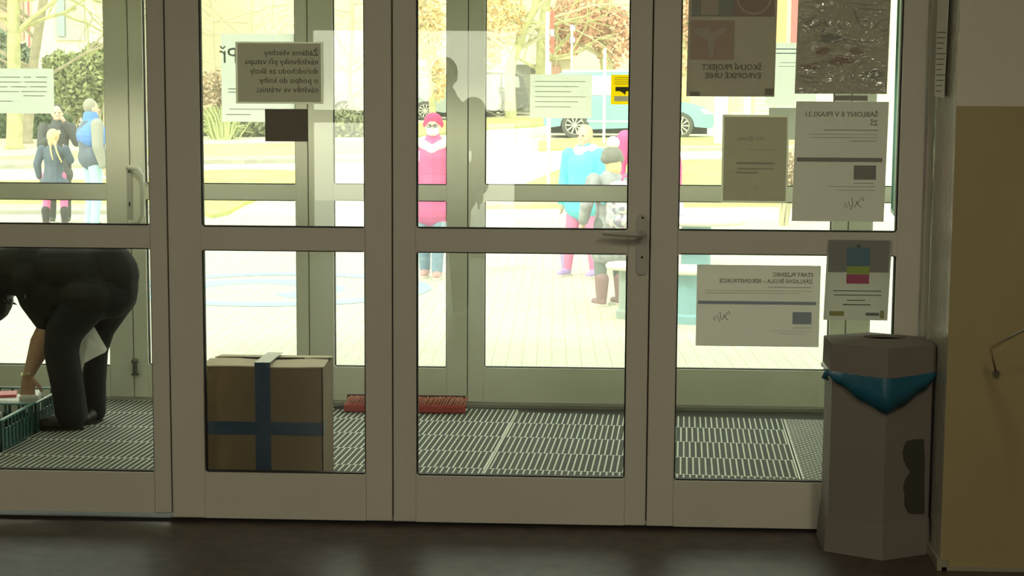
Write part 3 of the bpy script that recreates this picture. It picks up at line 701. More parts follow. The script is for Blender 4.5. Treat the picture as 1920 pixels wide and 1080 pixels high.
tv.box(pxx(384), pxx(603), ya - .003, ya - .0017, P(500, 815, ya).z, P(500, 791, ya).z); tv.box(xb + .0003, xb + .0015, ya, ya + .04, P(500, 815, ya).z, P(500, 791, ya).z)
tv.build('tape', TAPE, bx)
MB().box(xb - .18, xb - .1, ya - .001, ya - .0002, z0 + .0, z0 + .001).b.free()

# push broom head lying upside down
bm0 = G(634, 776, .013); bm1 = G(873, 775, .013)
br = thing('push_broom', 'red push broom head lying bristles up on the mat by the outer doors', 'broom', ((bm0.x + bm1.x) / 2, bm0.y + .03, .013))
RED = mat('red_plastic', (.42, .035, .03), .4)
y_ = (bm0.y + bm1.y) / 2 + .01
MB().box(bm0.x + .02, bm1.x, y_, y_ + .055, .014, .055, bev=.008).build('broom_block', RED, br)
bs = MB(); random.seed(2); nb_ = 46
for i in range(nb_):
    for j in range(3):
        x = bm0.x + .03 + (bm1.x - bm0.x - .04) * i / (nb_ - 1); yy = y_ + .014 + j * .014
        bs.tube([(x, yy, .053), (x + .022 + random.uniform(-.006, .006), yy + .004, .09 + random.uniform(-.003, .003))], [.0035, .0045], 5)
bs.build('bristles', mat('pink_bristles', (.70, .30, .22), .7), br)
MB().box(bm0.x + .03, bm1.x - .005, y_ + .06, y_ + .075, .014, .094).build('dark_bristle_row', mat('dark_bristles', (.07, .025, .02), .8), br)
MB().tube([(bm0.x + .02, y_ + .03, .035), (bm0.x - .03, y_ + .05, .028)], [.012, .010], 10).build('handle_socket', BLACK, br)

# pull handle and floor bolt on the second outer leaf (door_6)
d6 = outer[1]
xh0, xh1 = XO(243), XO(275)
zt_, zb_ = P(260, 311, YO).z, P(260, 419, YO).z
MB().box(XO(240), XO(250), YO - .006, YO - .0002, zb_ - .0, zt_, bev=.002).build('handle_plate', HANDLE, d6)
MB().tube([(xh0, YO - .004, zt_ - .01), (xh0 + .03, YO - .06, zt_ - .006), (xh1 - .02, YO - .07, zt_ - .012), (xh1, YO - .07, zt_ - .05), (xh1, YO - .07, zb_ + .05), (xh1 - .02, YO - .07, zb_ + .012), (xh0 + .03, YO - .06, zb_ + .006), (xh0, YO - .004, zb_ + .01)], .0125, 12).build('pull_handle', mat('handle_pale', (.70, .70, .60), .3), d6, smooth=True)
for yy in (322, 380):
    zz = P(245, yy, YO).z; MB().box(XO(243.5), XO(246.5), YO - .008, YO - .006, zz - (.004 if yy < 350 else .018), zz + .004).build('screw_hole' if yy < 350 else 'keyhole', BLACK, d6)
zz = P(250, 690, YO).z
MB().tube([(XO(250), YO - .018, zz - .03), (XO(250), YO - .018, zz + .03)], .012, 12).box(XO(244), XO(256), YO - .03, YO - .001, zz - .034, zz - .026).lathe((XO(250), YO - .02, zz + .03), [(.016, 0), (.018, .012), (.01, .02)], 12).build('floor_bolt', mat('dark_steel', (.14, .14, .11), .4, metal=.5), d6)

# crates
CRT = mat('teal_crate_plastic', (.03, .115, .115), .4)
CRTR = mat('crate_rim', (.10, .26, .24), .35)
def crate(xr, y0, y1, label):
    """crate whose right long side lies at x = xr, from y0 (near) to y1"""
    x0, x1 = xr - .58, xr; H = .135; z = .0135; th = .004
    c = thing('plastic_crate', label, 'crate', ((x0 + x1) / 2, (y0 + y1) / 2, z))
    m = MB(); m.box(x0, x1, y0, y1, z, z + .006)
    def side(ax, fixed, a0, a1):
        # solid lower band, slotted middle, rim
        segs = 6; 
        def bxx(u0, u1, w0, w1):
            if ax == 'y': m.box(fixed - th / 2, fixed + th / 2, u0, u1, w0, w1)
            else: m.box(u0, u1, fixed - th / 2, fixed + th / 2, w0, w1)
        bxx(a0, a1, z, z + .02); bxx(a0, a1, z + .085, z + .095)
        n = 9; 
        for i in range(n + 1):
            u = a0 + (a1 - a0) * i / n; bxx(max(a0, u - .006), min(a1, u + .006), z, z + H)
        for i in range(n):
            if True:
                u0 = a0 + (a1 - a0) * i / n; u1 = a0 + (a1 - a0) * (i + 1) / n; bxx(u0, u1, z + .02, z + .085)
    side('y', x1 - th, y0, y1); side('y', x0 + th, y0, y1); side('x', y0 + th, x0, x1); side('x', y1 - th, x0, x1)
    for (cx_, cy_) in ((x0, y0), (x1, y0), (x0, y1), (x1, y1)):
        m.box(cx_ - .012 if cx_ == x1 else cx_, cx_ if cx_ == x1 else cx_ + .012, cy_ - .012 if cy_ == y1 else cy_, cy_ if cy_ == y1 else cy_ + .012, z, z + H)
    m.build('basket', CRT, c)
    r = MB(); rz = z + H; w_ = .011
    r.box(x0 - .004, x1 + .004, y0 - .004, y0 + w_, rz, rz + .008, bev=.002).box(x0 - .004, x1 + .004, y1 - w_, y1 + .004, rz, rz + .008, bev=.002).box(x0 - .004, x0 + w_, y0 + w_, y1 - w_, rz, rz + .008).box(x1 - w_, x1 + .004, y0 + w_, y1 - w_, rz, rz + .008)
    r.build('rim', CRTR, c)
    return c
cc = G(67, 756, .155); 
c1_ = crate(cc.x - .01, cc.y - .42, cc.y - .01, 'dark teal plastic crate in front, cut by the left edge of the frame')
c2_ = crate(cc.x - .0, cc.y + .01, cc.y + .42, 'dark teal plastic crate behind, with the woman reaching into it')
WP = mat('white_wrapping', (.78, .76, .70), .5, bump=.3, bscale=14)
def packet(x, y, z, sx, sy, sz, rz, label, m_, nm='paper_packet'):
    M = Matrix.Translation((x, y, z)) @ Matrix.Rotation(rz, 4, 'Z')
    o = MB().box(-sx / 2, sx / 2, -sy / 2, sy / 2, 0, sz, M=M, bev=min(.012, sz * .3)).build(nm, m_, loc=(x, y, z)); return tag(o, label, 'packet')
hh = P(52, 722, cc.y + .17)
packet(cc.x - .085, cc.y + .17, .02, .09, .17, .155, .25, 'white wrapped packet standing in the rear crate beside the hand', WP)
packet(P(25, 735, cc.y + .2).x, cc.y + .2, .02, .17, .2, .125, -.1, 'white packet lying left of the hand in the rear crate', WP)
packet(P(10, 735, cc.y + .22).x - .02, cc.y + .24, .146, .13, .12, .012, .3, 'pink folder on top of the white packet in the rear crate', mat('pink_folder', (.75, .13, .17), .5), 'folder')
packet(cc.x - .22, cc.y - .19, .02, .20, .22, .11, .05, 'grey white packet in the front crate', mat('grey_wrapping', (.50, .49, .44), .6))
packet(cc.x - .42, cc.y - .20, .02, .12, .1, .08, .4, 'small beige packet low in the front crate', mat('beige_wrapping', (.5, .42, .28), .6))

# ------------------------------------------------------------------ the bending woman
YW = G(130, 800, .013).y
def W(px, py, d=0.0): return P(px, py, YW + d)
SK = mat('skin', (.50, .30, .20), .55, noise=.05, nscale=12)
SKD = mat('skin_fair', (.72, .50, .38), .55)
COATD = mat('black_coat', (.008, .008, .006), .8, noise=.3, nscale=7, bump=.35, bscale=16)
TRD = mat('black_trousers', (.005, .007, .010), .85, noise=.2, nscale=10, bump=.2, bscale=25)
BOOT = mat('black_leather', (.014, .012, .010), .35, bump=.2, bscale=30)
wmn = thing('person', 'person in black coat and trousers bending down over the plastic crates, arm hanging into one', 'person', (W(150, 800).x, YW, .013))
b = MB()
head = W(-26, 562, .02)
b.chain([W(200, 518, .02), W(135, 510), W(62, 508), W(5, 512)], [.09, .08, .08, .08])
b.chain([W(5, 508), W(-18, 535, .01), head], [.07, .05, .06]); b.ell(head, (.085, .085, .11)); b.ell(head + Vector((-.07, -.01, -.01)), (.025, .015, .02))
# legs
b.chain([W(168, 555, -.06), W(120, 622, -.09), W(115, 660, -.10), W(128, 720, -.07), W(134, 776, -.05)], [.07, .055, .05, .04, .035])
b.chain([W(212, 550, .10), W(188, 615, .11), W(180, 655, .12), W(176, 715, .14), W(175, 772, .16)], [.065, .045, .04, .035, .03])
b.chain([W(134, 776, -.05), W(118, 790, -.065)], [.03, .022]); b.chain([W(175, 772, .16), W(168, 788, .13)], [.028, .022])
# arms: near arm hangs down into the rear crate
sh = W(52, 520, -.09); el = W(92, 610, .0); wr_ = P(52, 706, cc.y + .12); 
b.chain([sh, el], [.052, .044])
b.chain([el, el.lerp(wr_, .35), el.lerp(wr_, .75), wr_], [.05, .056, .036, .026])
b.chain([W(10, 520, .12), W(-25, 600, .14), W(-40, 680, .16)], [.05, .042, .026])
# hand: palm, four fingers, thumb
hd_ = P(53, 724, cc.y + .12); dn = (hd_ - wr_).normalized()
b.cap(wr_, hd_, .022, .020); b.ell(wr_.lerp(hd_, .7), (.037, .018, .036))
for j, (ox, l1, l2) in enumerate(((-.030, .030, .022), (-.010, .036, .026), (.010, .034, .026), (.028, .028, .020))):
    a0 = hd_ + Vector((ox * .85, 0, -.004)); a1 = a0 + Vector((ox * .15 - .003, -.004, -l1)); a2 = a1 + Vector((.006, .006, -l2))
    b.chain([a0, a1, a2], [.0105, .009, .0078])
th0 = wr_.lerp(hd_, .35) + Vector((.028, -.006, 0)); th1 = th0 + Vector((.028, -.006, -.026)); th2 = th1 + Vector((.012, -.002, -.024))
b.chain([th0, th1, th2], [.012, .0105, .0085])
b.build('body', SK, wmn, remesh=.0058, smo=3)
# coat
c = MB()
c.chain([W(208, 516, .02), W(160, 512, .01), W(105, 515), W(55, 505), W(0, 508)], [.138, .128, .132, .135, .115])
c.chain([W(205, 508, .02), W(214, 540, .02)], [.135, .118])
c.chain([W(62, 545, 0), W(86, 568, 0), W(120, 560, 0)], [.055, .06, .10])
c.ell(W(172, 550, .0), (.17, .20, .11)); c.ell(W(110, 545, .0), (.14, .16, .11)); c.ell(W(125, 505, .0), (.24, .17, .12))
c.chain([sh, W(62, 560, -.03), el + Vector((0, 0, .01))], [.075, .07, .062])
c.chain([W(10, 515, .12), W(-25, 600, .14), W(-38, 660, .16)], [.065, .055, .045])
c.chain([W(0, 505), W(-14, 520)], [.11, .075])
co = c.build('coat', COATD, wmn, remesh=.012, smo=4)
MB().tube([W(37, 505, -.135), W(48, 560, -.125)], [.004, .003], 8).build('zip', mat('zip_metal', (.3, .3, .28), .3, metal=.8), co)
# trousers
tr_ = MB()
tr_.chain([W(168, 555, -.06), W(120, 622, -.09), W(115, 660, -.10), W(126, 720, -.07), W(134, 776, -.05)], [.115, .088, .082, .078, .078])
tr_.chain([W(214, 550, .10), W(188, 615, .11), W(180, 655, .12), W(176, 715, .14), W(176, 770, .16)], [.115, .072, .060, .060, .060])
tr_.ell(W(200, 545, .02), (.14, .16, .13)); tr_.chain([W(168, 555, -.06), W(212, 550, .10)], [.12, .12]); tr_.chain([W(208, 520, .02), W(206, 548, .02)], [.115, .125])
tr_.build('trousers', TRD, wmn, remesh=.011, smo=4)
def boot(ank, toe, nm='boot'):
    m = MB(); m.chain([ank, ank + Vector((0, 0, -.05))], [.045, .045]); h_ = ank.copy(); h_.z = .05; t0 = toe.copy(); t0.z = .042; mid = h_.lerp(t0, .55); mid.z = .052
    m.chain([h_ + (h_ - t0).normalized() * .02, mid, t0], [.038, .036, .024])
    o = m.build(nm, BOOT, wmn, remesh=.007, smo=3)
    s = MB(); dd = (t0 - h_).normalized(); sd_ = Vector((-dd.y, dd.x, 0)); a = h_ - dd * .05; e_ = t0 + dd * .02
    pts = [a + sd_ * .028, a + dd * .03 + sd_ * .034, mid + sd_ * .04, e_ - dd * .02 + sd_ * .024, e_, e_ - dd * .02 - sd_ * .024, mid - sd_ * .04, a + dd * .03 - sd_ * .034, a - sd_ * .028]
    for p in pts: p.z = .0128
    s.prism(pts, (0, 0, .010)); s.build('sole', BLACK, o)
    return o
boot(W(136, 770, -.05), W(80, 797, -.09)); boot(W(176, 770, .16), W(160, 795, .05))
# hair hanging from the head, bracelet
h = MB(); h.ell(head + Vector((.03, 0, .01)), (.10, .105, .12)); 
random.seed(5)
h.build('hair', mat('black_hair', (.012, .010, .009), .5), wmn, remesh=.008, smo=2)
hc = MB()
for j in range(9):
    x = 8 + j * 1.8; c0 = W(x - 10, 528 + random.uniform(-8, 8), -.05 + j * .015); pts = []
    for i in range(12):
        pts.append(c0 + Vector((.012 * math.sin(i * 1.1 + j) + .003 * i, .008 * math.cos(i * 1.1), -.0085 * i)))
    hc.tube(pts, [.006] * 11 + [.002], 6)
hc.build('hair_curl', mat('black_hair', (.012, .010, .009), .5), wmn, smooth=True)
bc = MB(); wc = wr_ + Vector((0, 0, .012)); N = 20
for rr_ in (0, .007):
    bc.tube([wc + Vector((.030 * math.cos(2 * math.pi * i / N), .028 * math.sin(2 * math.pi * i / N), .006 * math.cos(2 * math.pi * i / N) + rr_)) for i in range(N + 1)], .0022, 6, caps=False)
bc.build('bracelet', mat('pale_metal', (.75, .68, .45), .25, metal=.9), wmn, smooth=True)
# white plastic bag between the legs
bg_ = MB(); Yb = YW + .02
outl = [(140, 588), (150, 588), (163, 592), (178, 615), (190, 636), (201, 655), (197, 661), (176, 671), (158, 681), (153, 700), (152, 718), (147, 716), (146, 690), (143, 660), (141, 630)]
ctr = (162, 640); front = []; back = []
NR = 5
rings = []
for i in range(NR + 1):
    f_ = i / NR
    ring_f = []
    for (x, y) in outl:
        xx, yy = ctr[0] + (x - ctr[0]) * f_, ctr[1] + (y - ctr[1]) * f_
        dpt = .03 * (1 - f_ ** 2) * (1 + .35 * math.sin(x * .5 + y * .31 + i)) + .001
        ring_f.append((xx, yy, dpt))
    rings.append(ring_f)
for sgn in (-1, 1):
    vr = [[bg_.v(P(x, y, Yb + sgn * d)) for (x, y, d) in rg] for rg in rings]
    for i in range(NR):
        for j in range(len(outl)):
            n_ = (j + 1) % len(outl); bg_.face([vr[i][j], vr[i][n_], vr[i + 1][n_], vr[i + 1][j]])
bmesh.ops.remove_doubles(bg_.b, verts=bg_.b.verts[:], dist=.0015)
tag(bg_.build('plastic_bag', paper_mat('white_bag', (.95, .94, .90), .45), smooth=True, loc=tuple(P(150, 720, Yb))), 'white crumpled plastic bag held between the bending woman\'s legs', 'bag')

# ================================================================== OUTSIDE: GROUND
PAV = brick_mat('pavers', (.60, .585, .46), (.64, .62, .50), (.47, .43, .30), .20, .10, .0035, rot=math.pi / 2 - .02, rough=.85, bump=.1)
struct('courtyard_paving', MB().box(-14, 16, YO + .09, 26.5, GZ - .2, GZ), PAV)
struct('doorstep', MB().box(-4.3, 3.4, YO + .081, YO + .32, GZ, -.03, bev=.006), mat('concrete_step', (.5, .5, .42), .8))
ROADM = mat('sandy_asphalt', (.66, .60, .44), .9, noise=.06, nscale=.8)
tm = MB(); ys = [25, 25.0001] + [26 + i for i in range(0, 15)] + [40.5, 44, 50, 60, 75, 100]
rows = []
ys = [25.0] + [26.0 + i for i in range(15)] + [40.5, 44, 50, 60, 75, 100]
for y in ys: rows.append([tm.v((x, y, TZ(y) - (.02 if y <= 25 else 0))) for x in (-60, -30, 0, 30, 60)])
for i in range(len(rows) - 1):
    for j in range(4): tm.face([rows[i][j], rows[i][j + 1], rows[i + 1][j + 1], rows[i + 1][j]])
struct('road_and_paths', tm, ROADM)
GRASS = mat('lawn_grass', (.50, .53, .17), .95, noise=.22, nscale=1.6, bump=.4, bscale=30)
GRASS2 = mat('lawn_grass_dry', (.55, .53, .24), .95, noise=.18, nscale=1.2, bump=.4, bscale=30)
def patch(name, top, bot, m_, h=.05, ns=24, nr=6):
    """a strip of ground between two pixel polylines (same x range), draped on the terrain"""
    def at(pl_, x):
        for (a, b) in zip(pl_[:-1], pl_[1:]):
            if a[0] <= x <= b[0]: return a[1] + (b[1] - a[1]) * (x - a[0]) / max(1e-6, b[0] - a[0])
        return pl_[-1][1]
    x0, x1 = max(top[0][0], bot[0][0]), min(top[-1][0], bot[-1][0]); mb = MB(); g = []
    for i in range(ns + 1):
        x = x0 + (x1 - x0) * i / ns; yt, yb_ = at(top, x), at(bot, x); A, B = T(x, yt), T(x, yb_); row = []
        for j in range(nr + 1):
            p = B.lerp(A, j / nr); p.z = TZ(p.y) + h; row.append(p)
        g.append(row)
    vt = [[mb.v(p) for p in r] for r in g]; vb = [[mb.v(p - Vector((0, 0, h + .05))) for p in r] for r in g]
    for i in range(ns):
        for j in range(nr):
            mb.face([vt[i][j], vt[i + 1][j], vt[i + 1][j + 1], vt[i][j + 1]])
        mb.face([vt[i][0], vb[i][0], vb[i + 1][0], vt[i + 1][0]]); mb.face([vt[i][nr], vt[i + 1][nr], vb[i + 1][nr], vb[i][nr]])
    for i in (0, ns):
        for j in range(nr): mb.face([vt[i][j], vt[i][j + 1], vb[i][j + 1], vb[i][j]])
    o = mb.build(name, m_); o['kind'] = 'structure'; return o
KERB = mat('kerb_stone', (.40, .39, .33), .85, noise=.15, nscale=3)
patch('lawn', [(-200, 346), (300, 340), (370, 325), (450, 322), (555, 324)], [(-200, 389), (370, 391), (376, 398), (400, 411), (415, 409), (440, 394), (555, 345)], GRASS)
patch('lawn', [(-200, 300), (60, 296), (150, 286), (370, 275), (700, 268)], [(-200, 309), (150, 306), (380, 300), (700, 298)], GRASS2)
patch('kerb', [(-200, 309), (150, 306), (380, 300), (700, 298)], [(-200, 318), (150, 316), (380, 308), (700, 304)], KERB, h=.08)
patch('kerb', [(-200, 390), (300, 390), (374, 391)], [(-200, 402), (300, 402), (374, 402)], KERB, h=.06)
patch('lawn', [(700, 240), (905, 224), (1060, 222)], [(700, 268), (905, 244), (1000, 239), (1060, 231)], GRASS)
patch('lawn', [(960, 384), (985, 350), (1030, 330), (1080, 309), (1130, 304), (1270, 304), (1560, 300)], [(960, 386), (1180, 384), (1560, 380)], GRASS)
patch('kerb', [(905, 387), (1560, 381)], [(905, 393), (1560, 387)], mat('sandy_kerb', (.62, .48, .26), .9), h=.07)
patch('lawn', [(1010, 268), (1080, 262), (1560, 259)], [(1010, 284), (1080, 281), (1560, 277)], GRASS)
patch('kerb', [(1080, 281), (1560, 278)], [(1080, 285), (1560, 282)], KERB, h=.08)
# painted playground marking on the paving (blue swirl with yellow rays)
mk = MB(); cB = G(520, 540, GZ); BLU = mat('ground_paint_blue', (.30, .45, .50), .8); YEL = mat('ground_paint_yellow', (.55, .45, .2), .8)
def arc(mb, cx_, cy_, r0, r1, a0, a1, n=24, z=GZ + .003, ky=1.0):
    for i in range(n):
        b0, b1 = a0 + (a1 - a0) * i / n, a0 + (a1 - a0) * (i + 1) / n
        mb.prism([(cx_ + r * math.cos(b_), cy_ + r * ky * math.sin(b_), z) for r, b_ in ((r0, b0), (r1, b0), (r1, b1), (r0, b1))], (0, 0, .001))
arc(mk, cB.x, cB.y, 1.15, 1.45, -2.9, 2.9); arc(mk, cB.x - .2, cB.y - .1, .45, .85, -1, 3.4, z=GZ + .0015); arc(mk, cB.x - 1.2, cB.y - .2, .2, .6, 1, 5, z=GZ + .006)
tag(mk.build('ground_marking', BLU, loc=(cB.x, cB.y, GZ)), 'pale blue swirling playground marking painted on the paving', 'ground marking')
mk = MB(); [arc(mk, cB.x + dx_, cB.y + dy_, .01, r_2, 0, 6.283, 14, z=GZ + .009) for dx_, dy_, r_2 in ((-.75, -.75, .16), (1.75, .1, .16), (-1.5, -.95, .2))]
tag(mk.build('ground_marking', YEL, loc=(cB.x, cB.y - .5, GZ)), 'pale yellow dots painted around the blue ground marking', 'ground marking')

# ------------------------------------------------------------------ vegetation
BARK = mat('mossy_bark', (.50, .49, .26), .9, noise=.25, nscale=5, bump=.5, bscale=14)
BARKD = mat('brown_bark', (.40, .36, .26), .9, noise=.25, nscale=6)
TWIG = mat('pale_twigs', (.56, .52, .36), .9)
LGREEN = mat('conifer_green', (.36, .40, .20), .9, noise=.3, nscale=3)
LDARK = mat('dark_evergreen', (.12, .19, .09), .9, noise=.3, nscale=3)
LORANGE = mat('orange_leaves', (.90, .66, .36), .9, noise=.2, nscale=3)
LRED = mat('red_brown_leaves', (.80, .50, .36), .9, noise=.25, nscale=3)
LOLIVE = mat('olive_twigs', (.42, .42, .2), .9, noise=.25, nscale=3)
def leafcloud(mb, c, r, n, s, rnd):
    c = Vector(c)
    for _ in range(n):
        while True:
            q = Vector((rnd.uniform(-1, 1), rnd.uniform(-1, 1), rnd.uniform(-1, 1)))
            if .15 < q.length < 1: break
        p = c + Vector((q.x * r[0], q.y * r[1], q.z * r[2]))
        a = Vector((rnd.gauss(0, 1), rnd.gauss(0, 1), rnd.gauss(0, 1))).normalized() * s * rnd.uniform(.6, 1.3)
        b_ = a.cross(Vector((rnd.gauss(0, 1), rnd.gauss(0, 1), rnd.gauss(0, 1)))).normalized() * s * .6
        mb.quad(p - a, p + b_, p + a, p - b_)
def branch(mb, p, d, ln, r, depth, rnd, tips, droop=0.0, spread=.75):
    pts = [p]; q = p
    dd = d.copy()
    for i in range(4):
        dd = (dd + Vector((rnd.gauss(0, .14), rnd.gauss(0, .14), rnd.gauss(0, .10) - droop))).normalized(); q = q + dd * ln / 4; pts.append(q)
    mb.tube(pts, [r, r * .9, r * .8, r * .7, r * .6], 6 if r > .04 else 4, caps=False)
    tips.append(q)
    if depth > 0:
        for k_ in range(rnd.choice((2, 3, 3))):
            ax = Vector((rnd.gauss(0, 1), rnd.gauss(0, .6), rnd.gauss(0, .7)))
            nd = (dd + ax.normalized() * spread).normalized()
            branch(mb, pts[rnd.choice((2, 3, 4))], nd, ln * rnd.uniform(.6, .85), r * .55, depth - 1, rnd, tips, droop, spread)
def tree(label, px, pyb, Y, rpx, path, seed, leaves=None, depth=3, bl=2.2, lm=None, nm='tree', bark=BARK, start=2, r0f=.55, group=None, nb=3):
    """path = pixel points of the trunk at depth Y"""
    rnd = random.Random(seed); pts = [P(x, y, Y) for x, y in path]; pts[0].z = TZ(Y) - .05
    kk = abs(P(0, 0, Y).x - P(1, 0, Y).x); r = rpx * kk
    t_ = thing(nm, label, 'tree', (pts[0].x, Y, TZ(Y)), 0, group)
    mb = MB(); n = len(pts); mb.tube([pts[0] + Vector((0, 0, .0)), pts[0] + Vector((0, 0, .15))] + pts[1:], [r * 1.5, r * 1.1] + [r * (1 - .35 * i / n) for i in range(1, n)], 10)
    mb.build('trunk', bark, t_, smooth=True)
    bb = MB(); tips = []
    for i in range(start, n):
        for k_ in range(nb):
            d = Vector((rnd.choice((-1, 1)) * rnd.uniform(.5, 1), rnd.uniform(-.5, .3), rnd.uniform(.05, .8))).normalized()
            branch(bb, pts[i - 1].lerp(pts[i], rnd.random()), d, bl * rnd.uniform(.7, 1.2), r * r0f * .6, depth, rnd, tips)
    bb.build('branches', bark if lm is None else TWIG, t_)
    if leaves:
        lf = MB(); 
        for (x, y, rx, ry, cnt, sz) in leaves:
            c0 = P(x, y, Y); leafcloud(lf, c0, (rx * kk, rx * kk * .7, ry * kk), cnt, sz, rnd)
        o = lf.build('foliage', lm, t_)
    return t_
tree('mossy upright trunk at far left behind the text sheet', 28, 291, 36.5, 14, [(28, 291), (27, 200), (26, 100), (25, 0), (24, -120)], 1, depth=4, bl=1.9, nb=4)
tree('leaning bare tree with branches in front of the grey window, left', 52, 285, 38, 10, [(50, 285), (55, 200), (64, 110), (78, 20), (92, -60), (105, -150)], 2, depth=4, bl=2.4, bark=BARKD, nb=5)
tree('distant forked mossy tree between the parked cars and the signpost', 958, 222, 53, 10, [(958, 222), (956, 150), (958, 118), (974, 80), (985, 45), (1004, 15), (1012, -60)], 3, depth=3, bl=2.2, start=3, leaves=[(930, 30, 60, 55, 900, .10), (915, 90, 30, 40, 350, .10)], lm=LORANGE)
tree('pale mossy trunk just right of the forked tree', 1015, 215, 56, 12, [(1013, 212), (1015, 140), (1016, 80), (1022, 20), (1030, -60)], 4, depth=2, bl=2.0)
tree('tree with red-brown leaves hanging above the blue car', 1140, 215, 57, 14, [(1140, 212), (1138, 120), (1130, 40), (1120, -60)], 5, depth=3, bl=2.4,
     leaves=[(1090, 40, 75, 45, 1700, .10), (1150, 70, 40, 60, 800, .10), (1060, 75, 40, 30, 400, .10)], lm=LRED)
tree('small tree with orange leaves right above the masked woman', 800, 225, 50, 6, [(812, 222), (808, 150), (800, 80), (792, 0), (790, -80)], 6, depth=3, bl=1.8, leaves=[(800, 50, 34, 60, 900, .09), (822, 150, 16, 45, 260, .08)], lm=LORANGE)
tree('red-leaved tree behind the project poster', 1285, 230, 55, 8, [(1285, 222), (1284, 120), (1280, 20), (1275, -60)], 7, depth=2, bl=1.8, leaves=[(1285, 40, 24, 60, 500, .10), (1282, 130, 14, 40, 160, .1)], lm=LRED)
tree('slender bare tree behind the willow shrubs, seen through the second leaf', 480, 282, 46, 4, [(470, 270), (476, 150), (470, 40), (478, -60)], 11, depth=4, bl=2.6, bark=TWIG, start=1, nb=5)
tree('bare twiggy tree beside the visitor notice, in the gap right of it', 650, 280, 46, 4, [(660, 270), (655, 150), (662, 40), (655, -60)], 12, depth=4, bl=2.4, bark=TWIG, start=1, nb=5)
tree('thin bare tree at the top left of the second leaf', 400, 282, 47, 4, [(395, 270), (402, 150), (398, 40), (405, -60)], 13, depth=4, bl=2.6, bark=TWIG, start=1, nb=5)

def shrub(label, blobs, Y, m_, seed, nm='shrub', stems=None, group=None, sz=.09):
    rnd = random.Random(seed); kk = abs(P(0, 0, Y).x - P(1, 0, Y).x); x0 = sum(b_[0] for b_ in blobs) / len(blobs)
    t_ = thing(nm, label, 'shrub', (P(x0, 250, Y).x, Y, TZ(Y)), 0, group); lf = MB()
    for (x, y, rx, ry, n) in blobs: leafcloud(lf, P(x, y, Y), (rx * kk, rx * kk * .6, ry * kk), n, sz, rnd)
    lf.build('foliage', m_, t_)
    st = MB()
    for (x, y, rx, ry, n) in blobs:
        for _ in range(8):
            bx_ = P(x + rnd.uniform(-rx, rx) * .3, 0, Y).x; tp_ = P(x + rnd.uniform(-rx, rx) * .9, y - ry * rnd.uniform(.2, 1.1), Y)
            st.tube([(bx_, Y, TZ(Y) - .03), ((bx_ + tp_.x) / 2 + rnd.uniform(-.1, .1), Y + rnd.uniform(-.2, .2), (TZ(Y) + tp_.z) / 2), tp_], [.03, .02, .008], 5, caps=False)
    st.build('stems', stems or TWIG, t_)
    return t_
shrub('big light green conifer shrub behind the man in the blue vest', [(150, 160, 60, 60, 2400), (180, 120, 30, 40, 900), (120, 120, 40, 25, 500)], 41, LGREEN, 21, nm='conifer')
shrub('dark evergreen bush left of the girl with braids', [(95, 245, 45, 45, 1500), (10, 250, 22, 50, 700)], 39.5, LDARK, 22)
shrub('brownish bush right behind the man in the blue vest', [(190, 230, 34, 50, 700), (120, 215, 30, 45, 500)], 42, mat('brown_brush', (.38, .34, .2), .9), 23)
shrub('small evergreen between the two leftmost trunks', [(40, 110, 20, 28, 420), (8, 90, 20, 40, 300)], 43, mat('teal_green', (.24, .3, .2), .9), 24, nm='conifer')
shrub('brown twiggy thicket behind the large white sheet on the outer door', [(400, 180, 50, 50, 1100), (450, 195, 45, 45, 900), (520, 180, 55, 60, 1300), (590, 200, 40, 45, 700)], 43, mat('brown_twigs', (.52, .40, .27), .9, noise=.2), 25, sz=.07)
shrub('low dark green hedge in the second leaf, below the visitor notice', [(385, 245, 30, 36, 600), (470, 250, 55, 34, 1100), (545, 250, 30, 32, 500)], 40.6, mat('grey_green', (.25, .27, .15), .9, noise=.3), 26)
shrub('hedge seen in the narrow glass gap left of the door stile', [(650, 240, 45, 36, 900)], 40.6, mat('grey_green', (.25, .27, .15), .9), 27)
shrub('pale bush on the lawn behind the taped notice', [(1478, 320, 22, 40, 900)], 24, mat('pink_brown', (.58, .44, .32), .9), 28, sz=.03)
# upright ornamental grass tuft
g_ = MB(); rnd = random.Random(9); Yg = 39.6
for i in range(260):
    x = 415 + rnd.gauss(0, 8); top = 415 + (x - 415) * 3.2 + rnd.gauss(0, 6); h_ = rnd.uniform(195, 250)
    b0 = P(x, 0, Yg + rnd.uniform(-.3, .3)); b0.z = TZ(Yg) - .02; t0 = P(top, h_, Yg); m0 = (b0 + t0) / 2 + Vector(((415 - top) * .0015, 0, .15))
    g_.tube([b0, m0, t0], [.018, .013, .004], 4, caps=False)
tag(g_.build('ornamental_grass', mat('grass_blades', (.50, .56, .26), .9), loc=(P(415, 0, Yg).x, Yg, TZ(Yg))), 'tall upright tuft of ornamental grass by the hedge, left of the second leaf', 'plant')

